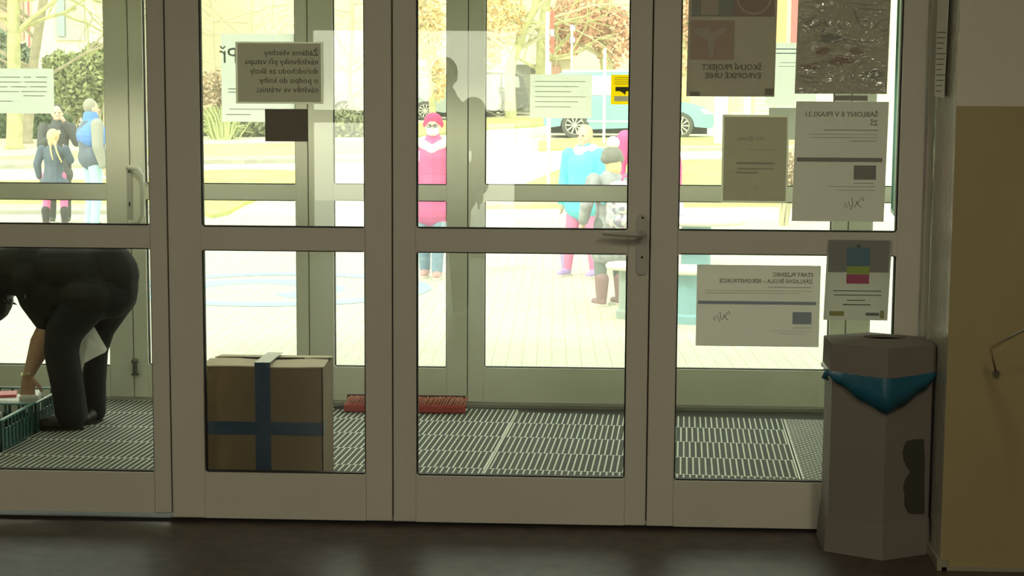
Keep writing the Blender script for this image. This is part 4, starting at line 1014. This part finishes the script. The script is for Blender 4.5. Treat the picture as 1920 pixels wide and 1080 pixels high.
# ------------------------------------------------------------------ buildings
def building(label, px0, px1, pyt, Y, m_, depth=6.0):
    a, b_ = P(px0, 0, Y), P(px1, 0, Y); zt_ = P(px0, pyt, Y).z; x0, x1 = a.x, b_.x
    t_ = thing('building', label, 'building', ((x0 + x1) / 2, Y + depth / 2, TZ(Y)))
    MB().box(x0, x1, Y, Y + depth, TZ(Y) - .6, zt_).build('wall', m_, t_)
    return t_
def brect(t_, nm, m_, x0, y0, x1, y1, Y, d=.08, back=.0):
    a = P(x0, y0, Y); b_ = P(x1, y1, Y); return MB().box(a.x, b_.x, Y - d, Y - .01 + back, b_.z, a.z).build(nm, m_, t_)
CREAM = mat('cream_render', (.74, .70, .54), .9); 
Yb1 = 58
t_ = building('cream house with grey window and red post behind the left trees', -320, 250, -260, Yb1, CREAM)
wn_ = brect(t_, 'window', mat('grey_shutter', (.42, .44, .42), .6), 101, -80, 160, 76, Yb1); brect(t_, 'pane', mat('blue_grey_pane', (.33, .42, .45), .2), 106, -20, 122, 68, Yb1 - .1, .04)
brect(t_, 'red_post', mat('red_paint', (.72, .12, .16), .5), 47, -200, 57, 88, Yb1 - .05)
lb = brect(t_, 'brown_cladding', mat('brown_cladding', (.42, .33, .25), .8), -200, -200, 46, 75, Yb1)
t_ = building('long pale yellow facade behind the bare trees', 260, 905, -260, 66, mat('pale_yellow_render', (.78, .74, .52), .9))
for k_ in range(4): brect(t_, 'window', mat('pale_window', (.55, .58, .5), .3), 300 + k_ * 150, -180, 350 + k_ * 150, -90, 66)
# garden shed with gable
Ys = 60; t_ = thing('shed', 'cream gabled shed with dark carport beyond the forked tree', 'shed', (P(990, 0, Ys).x, Ys + 2, TZ(Ys)))
a, b_ = P(968, 122, Ys), P(1010, 200, Ys); MB().box(a.x, b_.x, Ys, Ys + 4, TZ(Ys) - .2, a.z).build('wall', mat('carport_dark', (.22, .22, .18), .8), t_)
MB().prism([tuple(P(x, y, Ys - .3)) for x, y in ((966, 121), (984, 84), (1000, 84), (1012, 121))], (0, 4.5, 0)).build('roof', mat('pale_roof', (.80, .78, .6), .8), t_)
t_ = thing('shed', 'small wooden hut with cream gable left of the red and white post', 'shed', (P(1050, 0, Ys).x, Ys + 2, TZ(Ys)))
a, b_ = P(1031, 112, Ys), P(1072, 200, Ys); MB().box(a.x, b_.x, Ys, Ys + 4, TZ(Ys) - .2, a.z).build('wall', CREAM, t_)
MB().prism([tuple(P(x, y, Ys - .3)) for x, y in ((1029, 112), (1031, 106), (1052, 99), (1070, 104), (1074, 111))], (0, 4.5, 0)).build('roof', mat('ochre_roof', (.70, .60, .36), .8), t_)
brect(t_, 'door', mat('rusty_door', (.55, .33, .25), .7), 1033, 122, 1050, 190, Ys)
t_ = building('grey garage block behind the parked cars at the left of the third leaf', 900, 968, 122, 62, mat('grey_green_render', (.50, .50, .38), .9), 4)
brect(t_, 'window', mat('pinkish_shutter', (.62, .50, .42), .7), 925, 128, 945, 140, 62)
Yr = 60; t_ = building('school wing with orange and red panels at the right', 1420, 1760, -260, Yr, mat('pale_green_render', (.74, .78, .58), .9))
brect(t_, 'orange_panel', mat('orange_panel', (.80, .42, .20), .6), 1452, -200, 1473, 82, Yr); brect(t_, 'red_panel', mat('red_panel', (.75, .16, .16), .6), 1489, -200, 1520, 82, Yr)
struct('far_hill', MB().box(-60, 60, 99, 101, .5, 9), mat('far_trees', (.62, .62, .42), .9, noise=.15, nscale=.4))

# fence right
Yf = 46; fz = TZ(Yf); fn_ = thing('garden_fence', 'low wooden rail fence behind the front of the blue car', 'fence', (P(1410, 0, Yf).x, Yf, fz))
FW = mat('pale_wood', (.60, .54, .36), .8)
for yy in (187, 196, 206): 
    a, b_ = P(1364, yy, Yf), P(1520, yy + 3, Yf); MB().box(a.x, b_.x, Yf, Yf + .03, b_.z, a.z).build('rail', FW, fn_)
for xx in (1368, 1410, 1452, 1494): a = P(xx, 180, Yf); MB().box(a.x - .04, a.x + .04, Yf + .03, Yf + .1, fz - .03, a.z).build('post', FW, fn_)

# ------------------------------------------------------------------ posts and signs outside
PALEM = mat('pale_galvanised', (.72, .78, .68), .5, metal=.0)
def pole(nm, label, px, py0, py1, Y, r, m_=PALEM, cat='post'):
    a, b_ = P(px, py0, Y), P(px + .5, py1, Y); a.z = TZ(Y) if py0 is None else a.z
    base_z = TZ(Y); x = (a.x + b_.x) / 2
    return tag(MB().tube([(x, Y, base_z - .03), (x, Y, a.z)], r, 12).ell((x, Y, a.z), (r, r, r * .5)).build(nm, m_, loc=(x, Y, base_z), smooth=False), label, cat)
pole('sign_post', 'thin pale post below the grey text sheet, left of the blue car\'s rear wheel', 1029, 118, 345, T(1029, 352).y, .022 * 1.6)
pole('sign_post', 'tall thin white post in front of the blue car', 1133, 92, 262, 38.5, .035)
pole('concrete_pillar', 'wide pale green pillar at the front end of the blue car', 1353, 60, 260, 38.8, .17)
pole('concrete_pillar', 'narrower pale pillar right of the wide green pillar', 1402, 60, 250, 44, .1)
Yq = 52; x = P(1027, 0, Yq).x; rp_ = thing('striped_post', 'tall pale post with red and white marker board', 'post', (x, Yq, TZ(Yq)))
MB().tube([(x, Yq, TZ(Yq) - .03), (x, Yq, P(1027, 22, Yq).z)], .07, 10).build('pole', PALEM, rp_)
for k_, (y0, y1, c_) in enumerate(((20, 55, 'r'), (55, 68, 'w'), (68, 100, 'r'))):
    a, b_ = P(1032, y0, Yq), P(1039, y1, Yq); MB().box(a.x, b_.x, Yq - .03, Yq, b_.z, a.z).build('red_marker' if c_ == 'r' else 'white_marker', mat('marker_red', (.80, .15, .12), .6) if c_ == 'r' else PALEM, rp_)
x = P(1073, 0, 51).x
nbp = thing('street_sign', 'small blue and white sign on a post before the red-brown leaves', 'sign', (x, 51, TZ(51)))
MB().tube([(x, 51, TZ(51) - .03), (x, 51, P(1073, 46, 51).z)], .035, 8).build('pole', PALEM, nbp)
for y0, y1 in ((48, 58), (70, 80)): a, b_ = P(1069, y0, 51), P(1078, y1, 51); MB().box(a.x, b_.x, 50.93, 50.96, b_.z, a.z, bev=.005).build('panel', mat('sign_blue', (.5, .6, .95), .5), nbp)

# ------------------------------------------------------------------ cars
def prof_prism(mb, prof, x0, k_, y0, y1, zg):
    mb.prism([(x0 + px * k_, y0, zg + pz) for px, pz in prof], (0, y1 - y0, 0))
def car_side(label, xr, Y, L_, H_, paint, flip=False, detail=True, wheels=True):
    """car seen from the side, length along X, near side at y = Y. xr = x of the rear end"""
    zg = TZ(Y + .1); s_ = -1 if flip else 1; W_ = 1.78; k = L_ / 4.39
    c = thing('car', label, 'car', (xr + s_ * L_ / 2, Y + W_ / 2, zg))
    def X(u): return xr + s_ * u * k
    h = H_ / 1.63
    def Z(v): return zg + v * h
    body = [(.05, .32), (.02, .60), (.10, .95), (.14, 1.02), (3.05, 1.0), (3.75, .88), (4.15, .76), (4.34, .60), (4.39, .42), (4.30, .26), (3.86, .24)]
    def archp(cx_, r, n=9): return [(cx_ + r * math.cos(a), .30 + r * math.sin(a)) for a in [math.pi * i / n for i in range(n + 1)]]
    wr_c, wf_c, r = .83, 3.50, .36
    lower = [(4.30, .26)] + archp(wf_c, r) + [(wr_c + r + .05, .22)] + archp(wr_c, r) + [(.2, .26)]
    full = [(.05, .32), (.02, .60), (.08, .90), (.14, 1.02), (3.05, 1.0), (3.75, .88), (4.15, .76), (4.34, .60), (4.39, .42)] + lower
    # subdivide body in thick shell: central prism (full width) with arches cut through is fine: wheel wells dark inside
    mb = MB(); mb.prism([(X(u), Y, Z(v)) for u, v in full], (0, W_, 0))
    bo = mb.build('body', paint, c)
    cab = MB(); inn = .14
    gl = [(.12, 1.02), (.22, 1.50), (.45, 1.60), (2.2, 1.63), (2.62, 1.52), (3.42, .96)]
    v0 = [cab.v((X(u), Y + (0.02 if v < 1.1 else inn), Z(v))) for u, v in gl]; v1 = [cab.v((X(u), Y + W_ - (0.02 if v < 1.1 else inn), Z(v))) for u, v in gl]
    cab.face(v0[::-1]); cab.face(v1)
    for i in range(len(gl)): n_ = (i + 1) % len(gl); cab.face([v0[i], v0[n_], v1[n_], v1[i]])
    cab.build('cabin', paint, c)
    GLC = mat('car_window', (.50, .62, .55), .1, spec=.8)
    for poly in ([(.32, 1.06), (.36, 1.46), (.95, 1.53), (.98, 1.06)], [(1.04, 1.06), (1.02, 1.53), (1.78, 1.54), (1.80, 1.05)], [(1.88, 1.05), (1.86, 1.54), (2.25, 1.53), (2.55, 1.45), (2.95, 1.04)]):
        g = MB(); g.prism([(X(u), Y + .02 + (inn - .02) * (v - 1.02) / .6 - .012, Z(v)) for u, v in poly], (0, .01, 0)); g.build('window', GLC, c)
    ws = MB(); ws.prism([(X(2.70), Y + .2, Z(1.49)), (X(3.38), Y + .12, Z(1.0)), (X(3.38), Y + W_ - .12, Z(1.0)), (X(2.70), Y + W_ - .2, Z(1.49))], (0.02 * s_, 0, .02)); ws.build('windscreen', mat('windscreen', (.78, .76, .66), .1, spec=.9), c)
    rl = MB(); rl.tube([(X(.5), Y + .2, Z(1.64)), (X(2.2), Y + .2, Z(1.66))], .03, 8); rl.build('roof_rail', mat('silver_trim', (.8, .8, .78), .3), c)
    MB().box(min(X(1.0), X(2.9)), max(X(1.0), X(2.9)), Y - .012, Y - .001, Z(.40), Z(.44)).build('side_trim', mat('silver_trim', (.8, .8, .78), .3), c)
    MB().prism([(X(4.16), Y - .006, Z(.74)), (X(4.33), Y - .006, Z(.60)), (X(4.1), Y - .006, Z(.62)), (X(3.98), Y - .006, Z(.74))], (0, .1, 0)).build('headlight', mat('headlight', (.75, .76, .72), .15), c)
    MB().box(min(X(4.385), X(4.41)), max(X(4.385), X(4.41)), Y + .2, Y + W_ - .2, Z(.34), Z(.52)).build('grille', BLACK, c)
    for yy in (Y - .03, Y + W_ - .19):
        for cx_ in (wr_c, wf_c):
            t_ = MB(); cxx, czz = X(cx_), zg + .325 * h; R0 = .325 * h
            t_.lathe((cxx, yy, czz), [(R0 * .68, 0), (R0 * .92, 0), (R0, .03), (R0, .19), (R0 * .9, .22), (R0 * .68, .22)], 28, 'y', True)
            wt = t_.build('wheel', mat('tyre', (.10, .105, .10), .8), c, smooth=False)
            rm = MB(); rm.lathe((cxx, yy - .004, czz), [(.05, 0), (.05, .03)], 12, 'y')
            for a_ in range(10):
                A = 2 * math.pi * a_ / 10; rm.tube([(cxx + .03 * math.cos(A), yy + .004, czz + .03 * math.sin(A)), (cxx + R0 * .68 * math.cos(A), yy - .002, czz + R0 * .68 * math.sin(A))], [.014, .024], 6)
            rm.lathe((cxx, yy - .003, czz), [(R0 * .66, 0), (R0 * .70, 0), (R0 * .70, .02), (R0 * .66, .02)], 28, 'y', True)
            rm.build('rim', mat('alloy_rim', (.62, .62, .54), .35), wt)
            bd = MB(); bd.lathe((cxx, yy + .06, czz), [(R0 * .70, 0), (R0 * .70, .05)], 24, 'y'); bd.build('spoke_shade', mat('spoke_shade_dark', (.07, .08, .08), .6), wt)  # dark disc added to paint the gaps between the spokes in shade
    MB().box(min(X(.2), X(4.2)), max(X(.2), X(4.2)), Y + .22, Y + W_ - .22, zg + .12, Z(.5)).build('underbody', BLACK, c)
    return c
BLUEP = mat('light_blue_metallic', (.27, .50, .58), .25, metal=.2, spec=.7, coat=.5)
Yc = 40.5; xr = P(1018, 0, Yc).x; xf = P(1346, 0, Yc).x
car_side('light blue family car parked side-on behind the signposts', xr, Yc, xf - xr, 1.64, BLUEP)
xr = P(1006, 0, 57).x; 
car_side('dark grey car far off, right of the forked tree', P(992, 0, 57).x, 57, 4.2 * 1.0, 1.5, mat('dark_grey_paint', (.12, .13, .13), .3), flip=True)
car_side('pale silver car far off, left of the forked tree', P(938, 0, 55).x, 55, 4.2, 1.45, mat('silver_paint', (.72, .72, .62), .3), flip=True)
car_side('silver grey car far off, above the masked woman', P(845, 0, 52).x, 52, 4.3, 1.5, mat('grey_blue_paint', (.40, .46, .44), .3), flip=True)
Yv = 46.5; x0, x1 = P(1108, 0, Yv).x, P(1172, 0, Yv).x

# ------------------------------------------------------------------ outdoor table and stools
BLP = mat('blue_pedestal_paint', (.22, .40, .46), .5); TOPM = mat('pinkish_terrazzo', (.78, .70, .60), .6, noise=.08, nscale=30)
def disc_seat(nm, label, px, py, z, r, Y=None, th=.05, ped=.09, cat='stool', m_=TOPM, pm_=BLP):
    c = G(px, py, z); t_ = thing(nm, label, cat, (c.x, c.y, GZ))
    MB().lathe((c.x, c.y, 0), [(r - .02, z - th), (r, z - th + .015), (r, z - .015), (r - .015, z)], 40).build('top', m_, t_)
    MB().lathe((c.x, c.y, 0), [(ped * 1.25, GZ), (ped * 1.25, GZ + .06), (ped, GZ + .08), (ped, z - th)], 24).build('pedestal', pm_, t_)
    return c
tcp = disc_seat('outdoor_table', 'round pale outdoor table on the courtyard, left part behind the door stile', 1306, 408, .60, .43, cat='table', ped=.13)
disc_seat('outdoor_stool', 'round outdoor stool with pale top at the feet of the girl with the patterned backpack', 1182, 493, .30, .20, pm_=mat('grey_pedestal', (.3, .36, .34), .5))
disc_seat('outdoor_stool', 'round outdoor stool with blue pedestal left of the landscape certificate', 1292, 500, .30, .21)
q = G(1273, 405, .60)
tag(MB().lathe((q.x, q.y, .601), [(.035, 0), (.04, .01), (.04, .10), (.03, .12)], 20).build('cup', mat('violet_cup', (.50, .48, .78), .4), loc=(q.x, q.y, .601)), 'pale violet cup on the round outdoor table', 'cup')

# ================================================================== PEOPLE OUTSIDE
HAIRB = mat('blond_hair', (.80, .58, .30), .6, noise=.15, nscale=20)
def figure(label, base_px, base_py, H, rz, coat=None, coat_name='jacket', hem=.80, trousers=None, shoes=None, boots=False, hair=None, hair_long=False, hat=None, hrk=1.0, arms=None, hk=1.0, puff=.02, gz=GZ, wide=1.0, legs=None, at=None, top2=None, hood=None, skirt=0.0):
    p0 = at if at is not None else G(base_px, base_py, gz)
    t_ = thing('person', label, 'person', (p0.x, p0.y, gz), 0)
    s = H / 1.75; Mz = Matrix.Translation((p0.x, p0.y, gz)) @ Matrix.Rotation(rz, 4, 'Z')
    def V(x, y, z): return Mz @ Vector((x * s * wide, y * s, z * s))
    vx = max(.0075, .0105 * s)
    lg = legs or [[(-.09, 0, .92), (-.105, -.02, .50), (-.11, .03, .09)], [(.09, 0, .92), (.105, -.02, .50), (.11, .03, .09)]]
    ar = arms or [[(-.20, 0, 1.41), (-.26, .02, 1.12), (-.25, -.06, .86)], [(.20, 0, 1.41), (.26, .02, 1.12), (.25, -.06, .86)]]
    b = MB(); b.chain([V(0, 0, .95), V(0, .0, 1.15), V(0, 0, 1.36)], [.13 * s, .12 * s, .13 * s]); b.chain([V(0, 0, 1.38), V(0, -.01, 1.56)], [.065 * s, .055 * s])
    b.ell(V(0, -.012, 1.635), (.078 * s, .092 * s, .115 * s)); 
    b.cap(V(0, -.10, 1.625), V(0, -.115, 1.605), .012 * s, .015 * s)                    # nose
    b.cap(V(0, -.075, 1.555), V(0, -.085, 1.55), .03 * s, .022 * s)                    # chin
    for sx in (-1, 1): b.ell(V(sx * .08, .0, 1.62), (.012 * s, .02 * s, .03 * s))
    for l_ in lg: b.chain([V(*q_) for q_ in l_], [.085 * s, .055 * s, .04 * s]); a_ = Vector(l_[2]); b.chain([V(a_.x, a_.y, .05), V(a_.x, a_.y - .14, .035)], [.035 * s, .03 * s]); b.chain([V(*l_[2]), V(a_.x, a_.y, .05)], [.04 * s, .035 * s])
    for a_ in ar:
        b.chain([V(*q_) for q_ in a_], [.05 * s, .04 * s, .026 * s])
        w_ = Vector(a_[2]); d = (w_ - Vector(a_[1])).normalized(); h1 = w_ + d * .07; b.chain([V(*w_), V(*h1)], [.026 * s, .030 * s])
        side = Vector((0, 1, 0)) if abs(d.z) > .7 else Vector((0, 0, 1)); side = (side - d * side.dot(d)).normalized()
        for j in range(4):
            f0 = h1 + side * (-.027 + .018 * j); f1 = f0 + d * (.045 if j in (1, 2) else .037) ; f2 = f1 + (d + Vector((0, -.5, 0))).normalized() * .03
            b.chain([V(*f0), V(*f1), V(*f2)], [.0095 * s, .009 * s, .008 * s])
        f0 = w_ + d * .02 - side * .02; b.chain([V(*f0), V(*(f0 + d * .035 - side * .025)), V(*(f0 + d * .06 - side * .025))], [.011 * s, .0095 * s, .009 * s])
    bo = b.build('body', SKD, t_, remesh=vx, smo=2)
    ey = MB()
    for sx in (-1, 1): ey.ell(V(sx * .031, -.097, 1.638), .0095 * s, u=8, v=6)
    ey.build('eyes', mat('dark_eye', (.03, .02, .015), .3), t_)
    if coat:
        c = MB(); pz = puff
        c.chain([V(0, 0, hem + .12), V(0, 0, 1.1), V(0, 0, 1.30), V(0, 0, 1.38)], [(.155 + pz + skirt) * s, (.14 + pz) * s, (.155 + pz) * s, (.13 + pz * .6) * s])
        c.chain([V(-.15, 0, 1.38), V(.15, 0, 1.38)], [.075 * s, .075 * s]); c.chain([V(-.06, 0, hem + .12), V(.06, 0, hem + .12)], [(.14 + pz + skirt) * s] * 2)
        sl = MB() if top2 else c
        for a_ in ar:
            e2 = Vector(a_[1]).lerp(Vector(a_[2]), .92); sl.chain([V(*a_[0]), V(*a_[1]), V(*e2)], [(.07 + pz * .5) * s, (.058 + pz * .5) * s, (.046 + pz * .4) * s])
        c.chain([V(0, .01, 1.42), V(0, .01, 1.49)], [.10 * s, .088 * s])
        co = c.build(coat_name, coat, t_, remesh=vx, smo=3)
        # cut the hem flat
        if top2: sl.build('sleeves', top2, t_, remesh=vx, smo=2)
    if trousers:
        c = MB(); 
        for l_ in lg: c.chain([V(*q_) for q_ in l_], [.105 * s, .075 * s, .062 * s])
        c.chain([V(-.06, 0, .92), V(.06, 0, .92)], [.125 * s] * 2); c.build('trousers', trousers, t_, remesh=vx, smo=2)
    if shoes:
        for l_ in lg:
            a_ = Vector(l_[2]); c = MB(); z1 = .30 if boots else .085
            c.chain([V(a_.x, a_.y, z1), V(a_.x, a_.y, .06)], [(.083 if boots else .045) * s, .058 * s]); c.chain([V(a_.x, a_.y + .02, .047), V(a_.x, a_.y - .15, .04)], [.047 * s, .04 * s])
            o_ = c.build('boot' if boots else 'shoe', shoes, t_, remesh=vx * .8, smo=2)
            k_ = MB(); k_.prism([V(a_.x + dx_, a_.y + dy_, 0.002) for dx_, dy_ in ((-.04, .06), (.04, .06), (.048, -.06), (.036, -.18), (0, -.2), (-.036, -.18), (-.048, -.06))], (0, 0, .022 * s)); k_.build('sole', mat('pale_sole', (.65, .63, .55), .7), o_)
    if hair:
        c = MB(); c.ell(V(0, .018, 1.66), (.092 * s * hrk, .098 * s * hrk, .108 * s * hrk)); 
        if hair_long: c.ell(V(0, .05, 1.56), (.09 * s, .06 * s, .12 * s))
        c.build('hair', hair, t_, remesh=vx * .8, smo=2)
    if hat:
        c = MB(); c.ell(V(0, .012, 1.685), (.102 * s * hk, .108 * s * hk, .092 * s * hk)); c.chain([V(-.07 * hk, .02, 1.65), V(0, .06 * hk, 1.65), V(.07 * hk, .02, 1.65)], [.045 * s * hk] * 3)
        c.build('hat', hat, t_, remesh=vx * .8, smo=2)
    return t_, V, s, vx
PINK = mat('pink_quilted', (.62, .11, .30), .55, noise=.12, nscale=6, bump=.4, bscale=12)
JEANS = mat('blue_jeans', (.20, .30, .40), .8, noise=.15, nscale=12)
# 1 masked woman
t_, V, s, vx = figure('woman in pink quilted jacket, pink hat and white face mask walking to the doors', 812, 521, 1.62, 0.0, coat=PINK, hem=.62, trousers=JEANS, shoes=mat('pinkish_shoe', (.5, .3, .3), .6), hat=mat('pink_knit', (.70, .05, .18), .9, bump=.4, bscale=60), hair=mat('brown_hair', (.35, .2, .12), .6),
    arms=[[(-.20, 0, 1.41), (-.30, .03, 1.14), (-.24, -.14, .98)], [(.20, 0, 1.41), (.28, .03, 1.14), (.22, -.14, .98)]], legs=[[(-.09, 0, .92), (-.10, .02, .50), (-.10, .12, .10)], [(.09, 0, .92), (.06, -.05, .50), (.05, -.06, .09)]], puff=.035)
m = MB(); m.ell(V(0, -.06, 1.585), (.072 * s, .062 * s, .062 * s)); m.build('face_mask', mat('white_cloth', (.85, .85, .84), .8), t_, remesh=.008, smo=2)
gg = MB()
for sx in (-1, 1):
    gg.tube([V(sx * .034 + .024 * math.cos(a_), -.112, 1.636 + .018 * math.sin(a_)) for a_ in [2 * math.pi * i / 12 for i in range(13)]], .004, 5, caps=False)
gg.tube([V(-.012, -.113, 1.64), V(.012, -.113, 1.64)], .003, 5); gg.build('glasses', mat('dark_frame', (.1, .12, .16), .4), t_)
m = MB(); m.chain([V(-.15, -.02, 1.46), V(-.08, -.10, 1.43), V(0, -.14, 1.38), V(.08, -.10, 1.43), V(.15, -.02, 1.46), V(.08, .08, 1.48), V(-.08, .08, 1.48), V(-.15, -.02, 1.46)], [.05 * s] * 8); m.build('scarf', mat('white_fur', (.86, .85, .78), .95, bump=.6, bscale=60), t_, remesh=.01, smo=1)
# 2 girl with braids, seen from behind
NAVY = mat('navy_jacket', (.075, .11, .16), .6, noise=.2, nscale=8, bump=.3, bscale=14)
t_, V, s, vx = figure('girl with blond braids in navy coat and pink leggings, seen from behind', 104, 424.5, 1.34, math.pi, coat=NAVY, hem=.62, trousers=mat('bright_pink_leggings', (.85, .18, .42), .7), shoes=mat('black_boots', (.03, .03, .035), .5), boots=True, hair=HAIRB, hair_long=True, hrk=1.25,
    arms=[[(-.20, 0, 1.41), (-.27, -.04, 1.22), (-.14, -.2, 1.40)], [(.20, 0, 1.41), (.28, .02, 1.14), (.27, -.06, .9)]], legs=[[(-.11, 0, .92), (-.15, -.02, .50), (-.17, .03, .09)], [(.11, 0, .92), (.14, -.02, .50), (.15, .03, .09)]], puff=.03, skirt=.05, wide=1.1)
for sx, lean in ((-1, -.10), (1, -.05)):
    br_ = MB(); n = 9
    for i in range(n):
        f_ = i / (n - 1); c0 = V(sx * .05 * (1 if sx < 0 else .4) + lean * f_ * 1.2, .10 + .08 * math.sin(f_ * 2.6), 1.56 - .36 * f_)
        br_.ell(c0, (.024 * s * (1 - .4 * f_), .024 * s, .030 * s))
    br_.build('braid', HAIRB, t_, remesh=.008, smo=1)
# 3 man in the blue vest
t_, V, s, vx = figure('man in blue and navy body-warmer with grey sleeves and jeans, facing left', 176, 429, 1.78, math.pi - .95, coat=mat('navy_vest', (.10, .13, .19), .5, bump=.4, bscale=8), hem=.86, trousers=mat('light_jeans', (.42, .62, .72), .8), shoes=mat('black_shoes', (.04, .04, .04), .5), hair=mat('grey_hair', (.34, .32, .26), .7), top2=mat('grey_sleeves', (.33, .33, .29), .8, bump=.3, bscale=10), puff=.035, wide=1.12)
m = MB(); m.chain([V(-.13, 0, 1.37), V(0, -.02, 1.37), V(.13, 0, 1.37)], [.115 * s, .15 * s, .115 * s]); m.chain([V(0, .01, 1.42), V(0, .01, 1.52)], [.12 * s, .105 * s]); m.chain([V(-.05, 0, 1.27), V(.05, 0, 1.27)], [.195 * s] * 2)
m.build('blue_yoke', mat('bright_blue_vest', (.10, .26, .72), .5), t_, remesh=.011, smo=3)
# 4 dark-haired person behind the girl
t_, V, s, vx = figure('dark-haired adult in charcoal coat behind the girl with braids, hand raised to the face', 112, 417, 1.70, .35, coat=mat('charcoal_coat', (.07, .075, .08), .7), hem=.60, trousers=mat('dark_trousers', (.05, .05, .055), .8), shoes=mat('black_shoes', (.04, .04, .04), .5), hair=mat('dark_hair', (.05, .045, .04), .6), hair_long=True,
    arms=[[(-.20, 0, 1.41), (-.24, -.08, 1.16), (-.06, -.24, 1.30)], [(.20, 0, 1.41), (.27, -.10, 1.20), (.10, -.17, 1.50)]])
# 5 girl with patterned backpack and grey beanie
PAT = bpy.data.materials.new('patterned_fabric'); PAT.use_nodes = True; t = PAT.node_tree; bb = t.nodes['Principled BSDF']; bb.inputs['Roughness'].default_value = .8
c = t.nodes.new('ShaderNodeTexCoord'); vo_ = t.nodes.new('ShaderNodeTexVoronoi'); vo_.inputs['Scale'].default_value = 26; r_ = t.nodes.new('ShaderNodeValToRGB')
r_.color_ramp.interpolation = 'CONSTANT'; el_ = r_.color_ramp.elements; el_[0].color = (.62, .62, .60, 1); el_[1].position = .35; el_[1].color = (.25, .24, .34, 1)
for ps_, cc_ in ((.5, (.62, .55, .62, 1)), (.7, (.40, .42, .50, 1)), (.85, (.70, .30, .50, 1))): e_ = el_.new(ps_); e_.color = cc_
t.links.new(c.outputs['Object'], vo_.inputs[0]); t.links.new(vo_.outputs['Color'], r_.inputs[0]); t.links.new(r_.outputs[0], bb.inputs['Base Color'])
t_, V, s, vx = figure('girl in grey beanie with white pompom and patterned coat carrying a backpack', 1143, 572, 1.34, math.pi + .55, coat=mat('lilac_grey_coat', (.34, .35, .38), .7, noise=.3, nscale=14), hem=.50, trousers=mat('dark_grey_tights', (.17, .20, .20), .8), shoes=mat('rose_boots', (.30, .19, .20), .7), boots=True, hair=HAIRB, hair_long=True, puff=.035, wide=1.15, hk=1.2,
    hat=mat('grey_beanie', (.22, .22, .20), .95, bump=.5, bscale=40), arms=[[(-.20, 0, 1.41), (-.29, .02, 1.14), (-.26, -.06, .92)], [(.20, 0, 1.41), (.29, .02, 1.14), (.26, -.10, .95)]])
m = MB(); m.ell(V(0, .03, 1.83), .075 * s, u=14, v=10); m.build('pompom', mat('white_fur', (.86, .85, .78), .95), t_, smooth=True)
bk = thing('backpack', 'patterned school backpack with pink and blue top worn by the girl in the grey beanie', 'backpack', tuple(V(0, .26, .95)), 0)
m = MB(); m.chain([V(-.08, .28, 1.0), V(-.08, .28, 1.30)], [.13 * s, .12 * s]); m.chain([V(.08, .28, 1.0), V(.08, .28, 1.30)], [.13 * s, .12 * s]); m.chain([V(-.08, .28, 1.3), V(.08, .28, 1.3)], [.12 * s, .12 * s]); m.chain([V(-.08, .28, 1.0), V(.08, .28, 1.0)], [.13 * s, .13 * s]); m.build('pack', PAT, bk, remesh=.011, smo=3)
m = MB(); m.chain([V(-.10, .38, .98), V(.10, .38, .98)], [.075 * s] * 2); m.chain([V(-.10, .38, 1.10), V(.10, .38, 1.10)], [.07 * s] * 2); m.build('front_pocket', PAT, bk, remesh=.01, smo=3)
m = MB(); m.tube([V(-.04, .29, 1.42), V(-.03, .30, 1.47), V(.03, .30, 1.47), V(.04, .29, 1.42)], .014 * s, 8); m.build('top_loop', mat('loop_pink', (.8, .1, .4), .6), bk, smooth=True)
m = MB(); m.chain([V(.04, .27, 1.40), V(.17, .24, 1.30), V(.20, .20, 1.18)], [.035 * s, .035 * s, .03 * s]); m.build('blue_strap', mat('strap_blue', (.16, .55, .66), .6), bk, remesh=.01, smo=1)
# 6 child in cyan jacket
t_, V, s, vx = figure('fair-haired child in bright cyan jacket and magenta trousers with white fur hood', 1093, 519, 1.52, -.5, coat=mat('cyan_jacket', (.12, .62, .75), .5, bump=.3, bscale=10), hem=.72, trousers=mat('magenta_trousers', (.72, .22, .42), .7), shoes=mat('violet_boots', (.42, .32, .60), .6), boots=True, hair=HAIRB, hair_long=True, puff=.04,
    legs=[[(-.09, 0, .92), (-.15, -.03, .50), (-.22, .0, .09)], [(.09, 0, .92), (.12, -.02, .50), (.14, .03, .09)]])
m = MB(); m.chain([V(-.08, .02, 1.46), V(0, -.08, 1.44), V(.08, .02, 1.46), V(0, .10, 1.48), V(-.08, .02, 1.46)], [.075 * s] * 5); m.ell(V(.02, .08, 1.42), (.13 * s, .11 * s, .15 * s)); m.build('fur_hood', mat('white_fur', (.86, .85, .78), .95), t_, remesh=.011, smo=2)
# 7 adult in magenta coat behind the door stile
figure('adult in magenta coat behind the girl with the backpack, half hidden by a door stile', 1210, 513, 1.72, .3, coat=mat('magenta_coat', (.82, .07, .30), .55, bump=.3, bscale=10), hem=.55, trousers=mat('dark_trousers', (.05, .05, .055), .8), shoes=mat('black_shoes', (.04, .04, .04), .5), hair=mat('brown_hair', (.35, .2, .12), .6), hair_long=True, puff=.05, wide=1.2)

# camera operator beside the camera: seen only as the dark reflection in the third leaf
figure('camera operator in dark hooded jacket standing beside the camera, seen only as a dark reflection', 0, 0, 1.90, math.pi, coat=mat('dark_hooded_jacket', (.03, .03, .03), .8), hem=.70, trousers=mat('dark_trousers', (.05, .05, .055), .8), shoes=mat('black_shoes', (.04, .04, .04), .5), hair=mat('dark_hair', (.05, .045, .04), .6), at=Vector((-1.06, -.42, 0)), gz=0, puff=.03)
